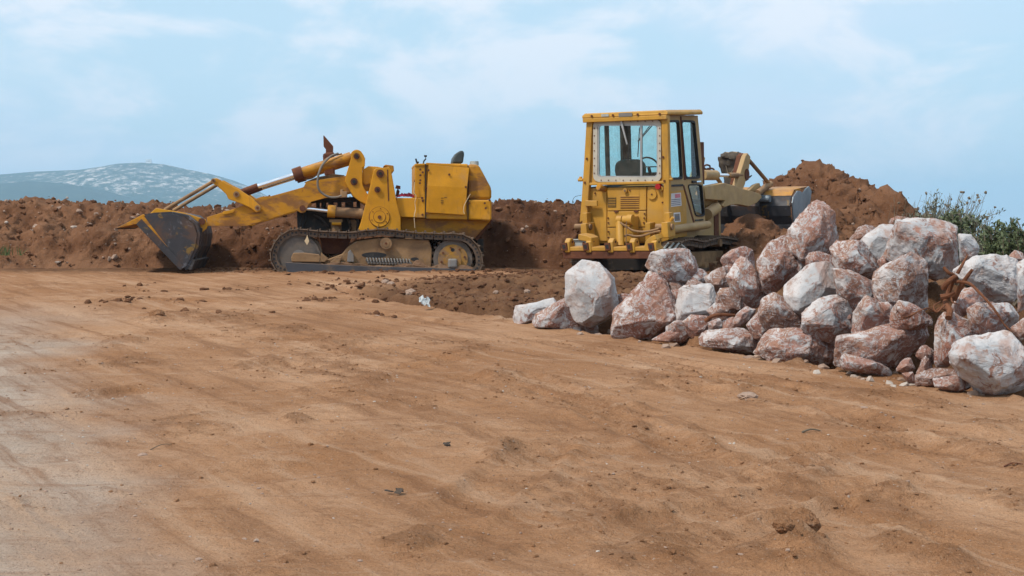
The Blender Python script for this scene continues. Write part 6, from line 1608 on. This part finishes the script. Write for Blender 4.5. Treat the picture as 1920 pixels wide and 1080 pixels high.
# soil it stands in
sx = np.linspace(-2.2, 2.4, 90); sy = np.linspace(-1.6, 1.8, 70); SX, SY = np.meshgrid(sx, sy)
hb_ = at(1375, 396, sY).z
SZ = -0.4 + (hb_ + 0.55) * np.exp(-(SX / 1.35) ** 2 - (SY / .9) ** 2)
SV = heap_mesh('x', SX + sp0.x, SY + sY, SZ, None, .14, 1.1, 9.)
sh_ = np_mesh('soil_heap', SV.reshape(-1, 3), grid_faces(*SX.shape), MT['soil'], attrs={'pale': np.clip(.3 + .6 * fbm(SX, SY, octv=3), 0, 1).ravel()})
tag(sh_, 'low soil heap holding the uprooted stump behind the engine cowl', 'soil heap')

# ------------------------------------------------------------------ loose clods and stones (uncountable)
def scatter_ground(n, sizes, name, mat, label, seed, region, attrs=None, sink=.25, mask=None):
    rng = np.random.default_rng(seed)
    px = rng.uniform(region[0], region[2], n * 3); Yv = rng.uniform(region[1], region[3], n * 3)
    z, lo_, pa = z_full(px[None], Yv[None])
    keep = rng.random(n * 3) < (mask(lo_[0], pa[0]) if mask else 1)
    px, Yv, z = px[keep][:n], Yv[keep][:n], z[0][keep][:n]
    s_ = sizes(rng, len(px))
    V, Fc = lumps(np.stack([px, Yv, z + s_ * (.35 - sink)], 1), s_, .65, rng)
    at_ = {a: np.full(len(V), v) for a, v in (attrs or {}).items()}
    o = np_mesh(name, V, Fc, mat, smooth=False, attrs=at_)
    tag(o, label, 'soil', kind='stuff')
    return o
scatter_ground(5000, lambda r, n: .002 + .010 * r.random(n) ** 4, 'gravel', MT['stone'], 'scattered pebbles over the packed road', 51, (-4.2, 4.6, 4.6, 14), mask=lambda l, p: .35 + .65 * p)
scatter_ground(18000, lambda r, n: .0025 + .013 * r.random(n) ** 4, 'soil_crumbs', MT['ground'], 'loose soil crumbs on the churned patches', 52, (-6, 4.6, 6, 17), attrs={'loose': .8, 'pale': 0.}, mask=lambda l, p: np.clip(np.minimum(l, 1) * 1.5 - .15, 0.01, 1))
scatter_ground(5000, lambda r, n: .010 + .055 * r.random(n) ** 4, 'bank_clods', MT['soil'], 'clods of earth on the torn bank', 53, (-6, 17, 5, 26), attrs={'pale': .3}, mask=lambda l, p: np.clip(l * 1.4 - .2, 0, 1))
# clods and stones on the big bank and the heap
def scatter_surface(V, n, name, mat, label, seed, smin, smax, pale, pw=4, zmin=.05):
    rng = np.random.default_rng(seed); Q = V.reshape(-1, 3); Q = Q[Q[:, 2] > zmin]
    i = rng.integers(0, len(Q), n); s_ = smin + (smax - smin) * rng.random(n) ** pw
    P = Q[i] + rng.normal(size=(n, 3)) * .02
    A, Fc = lumps(P, s_, .8, rng)
    o = np_mesh(name, A, Fc, mat, smooth=False, attrs={'pale': np.repeat(rng.random(n) * pale, 12)})
    tag(o, label, 'soil', kind='stuff')
fv = BV[:70]
scatter_surface(fv, 3200, 'earth_clods', MT['soil'], 'clods of earth over the long bank', 61, .012, .085, .9)
scatter_surface(fv, 350, 'bank_pebbles', MT['stone'], 'pale stones sprinkled over the long bank', 62, .012, .06, 1)
scatter_surface(fv[:, :240], 450, 'bank_stones', MT['stone'], 'stones on the paler end of the bank', 65, .015, .07, 1)
scatter_surface(MV, 4200, 'heap_clods', MT['soil'], 'crumbling clods over the soil heap', 63, .012, .075, .9)
scatter_surface(MV, 200, 'heap_pebbles', MT['stone'], 'small stones in the soil heap', 64, .015, .05, 1)
# single clods one can point at
def clod(px, py, w_px, label, seed, mat='ground', cat='clod', name='soil_clod', flat=.7, colr=None, lift=.3):
    p = gpt(px, py); s_ = w_px / FPX * p.y / 2
    rng = np.random.default_rng(seed)
    bm = bmesh.new(); bmesh.ops.create_icosphere(bm, subdivisions=4, radius=1)
    V = np.array([v.co[:] for v in bm.verts]); Fc = np.array([[v.index for v in f.verts] for f in bm.faces]); bm.free()
    o_ = rng.uniform(0, 50)
    d = 1 + .35 * fbm(V[:, 0] * 1.3 + o_, V[:, 1] * 1.3, V[:, 2] * 1.3, 3) + .16 * billow(V[:, 0] * 3 + o_, V[:, 1] * 3, V[:, 2] * 3, 4)
    V = V * d[:, None] * np.array([1, 1, flat]) * s_
    o = np_mesh(name, V, Fc, MT[mat], smooth=False, attrs={'loose': np.full(len(V), .9), 'pale': np.zeros(len(V))})
    o.location = (p.x, p.y, gz(p.x, p.y) + s_ * flat * lift)
    if colr: o.color = colr
    tag(o, label, cat)
clod(1505, 1020, 52, 'largest crumbling soil clod on the churned earth near the lower picture edge', 1, flat=.8)
clod(1470, 1032, 34, 'soil clod touching the left side of the largest crumbling clod', 2)
clod(1535, 1030, 22, 'small soil clod on the right of the largest crumbling clod', 3)
clod(1405, 968, 12, 'lone small clod on the churned patch above the crumbling clods', 4)
clod(294, 600, 22, 'dark lump of earth on the packed road below the tipped bucket', 5)
clod(1490, 728, 10, 'small dark clod on the road before the long red-brown block', 6)
for k, (px, py, w_, lab) in enumerate([(268, 850, 16, 'white flat pebble on the pale side of the road'), (1402, 742, 30, 'flat pale stone flush with the road below the boulders'), (1620, 767, 12, 'small pale stone in the dirt below the boulders'),
                                       (675, 1053, 9, 'tiny white stone near the lower picture edge'), (1300, 1032, 11, 'small white stone left of the crumbling clods'), (372, 1050, 12, 'grey-white stone on the road in the lower left'), (705, 592, 12, 'tan stone on the road edge left of the white plastic scrap')]):
    clod(px, py, w_, lab, 70 + k, 'stone', 'stone', 'stone', .45, lift=.05)
# white patches of stone in the torn bank
for k, (px, py, w_, lab) in enumerate([(722, 535, 14, 'white stone in the torn bank beneath the open loader'), (733, 537, 12, 'pale stone right beside the white stone in the torn bank'), (770, 558, 18, 'rounded earth-coloured stone in the bank left of the white plastic scrap'), (930, 562, 9, 'small pale stone in the bank right of the white plastic scrap'), (988, 560, 10, 'pale stone in the bank just before the rock pile tip')]):
    clod(px, py, w_, lab, 90 + k, 'stone', 'stone', 'stone', .75, lift=.1)
# ------------------------------------------------------------------ litter
p = gpt(797, 580); rng = np.random.default_rng(4)
lt = MB(); nx_, ny_ = 9, 6; vs = []
for j in range(ny_):
    for i in range(nx_):
        vs.append((i / (nx_ - 1) * .13 - .065 + rng.normal() * .008, -.03 + j / (ny_ - 1) * .06 + rng.normal() * .008, .12 - j / (ny_ - 1) * .0 + (.5 - j / (ny_ - 1)) * -.09 + .02 * math.sin(i * 1.4 + j) + rng.normal() * .006 - i / (nx_ - 1) * .04))
lt.add(vs, [(j * nx_ + i, j * nx_ + i + 1, (j + 1) * nx_ + i + 1, (j + 1) * nx_ + i) for j in range(ny_ - 1) for i in range(nx_ - 1)])
q = lt.build('plastic_scrap', 'plastic', loc=(p.x, p.y - .1, p.z + .02)); m_ = q.modifiers.new('t', 'SOLIDIFY'); m_.thickness = .006
tag(q, 'torn white plastic scrap stuck in the bank below the open loader', 'litter')
def stick(px0, py0, px1, py1, r_, label, mat='twig'):
    a, b = gpt(px0, py0), gpt(px1, py1)
    a.z = gz(a.x, a.y) + r_; b.z = gz(b.x, b.y) + r_; m = a.lerp(b, .5) + Vector((0, .01, .012))
    o = MB().path(smooth_pts([Vector(), m - a, b - a], 5), r_, 7, taper=.6).build('stick', mat, loc=a, smooth=True)
    tag(o, label, 'stick')
stick(1504, 819, 1538, 816, .007, 'pale stick lying on the road below the cleat prints')
stick(1882, 878, 1918, 880, .005, 'thin dark twig at the right picture edge', 'rust')
stick(282, 838, 322, 832, .003, 'thin twig lying right of the white flat pebble')
for px, py, lab, sd in [(845, 836, 'dark crumpled scrap in the middle of the road', 5), (740, 929, 'small black scrap on the road in the lower half', 6)]:
    p = gpt(px, py); rng = np.random.default_rng(sd); b_ = MB()
    for k in range(4):
        c = Vector((rng.normal() * .022, rng.normal() * .018, .008)); b_.prism([c + Vector((rng.uniform(.008, .026) * math.cos(a), rng.uniform(.008, .02) * math.sin(a), rng.uniform(0, .02))) for a in (0, 1.2, 2.3, 3.6, 5)], (0, .004, .006))
    o = b_.build('crumpled_scrap', 'dark', loc=(p.x, p.y, gz(p.x, p.y))); tag(o, lab, 'litter')
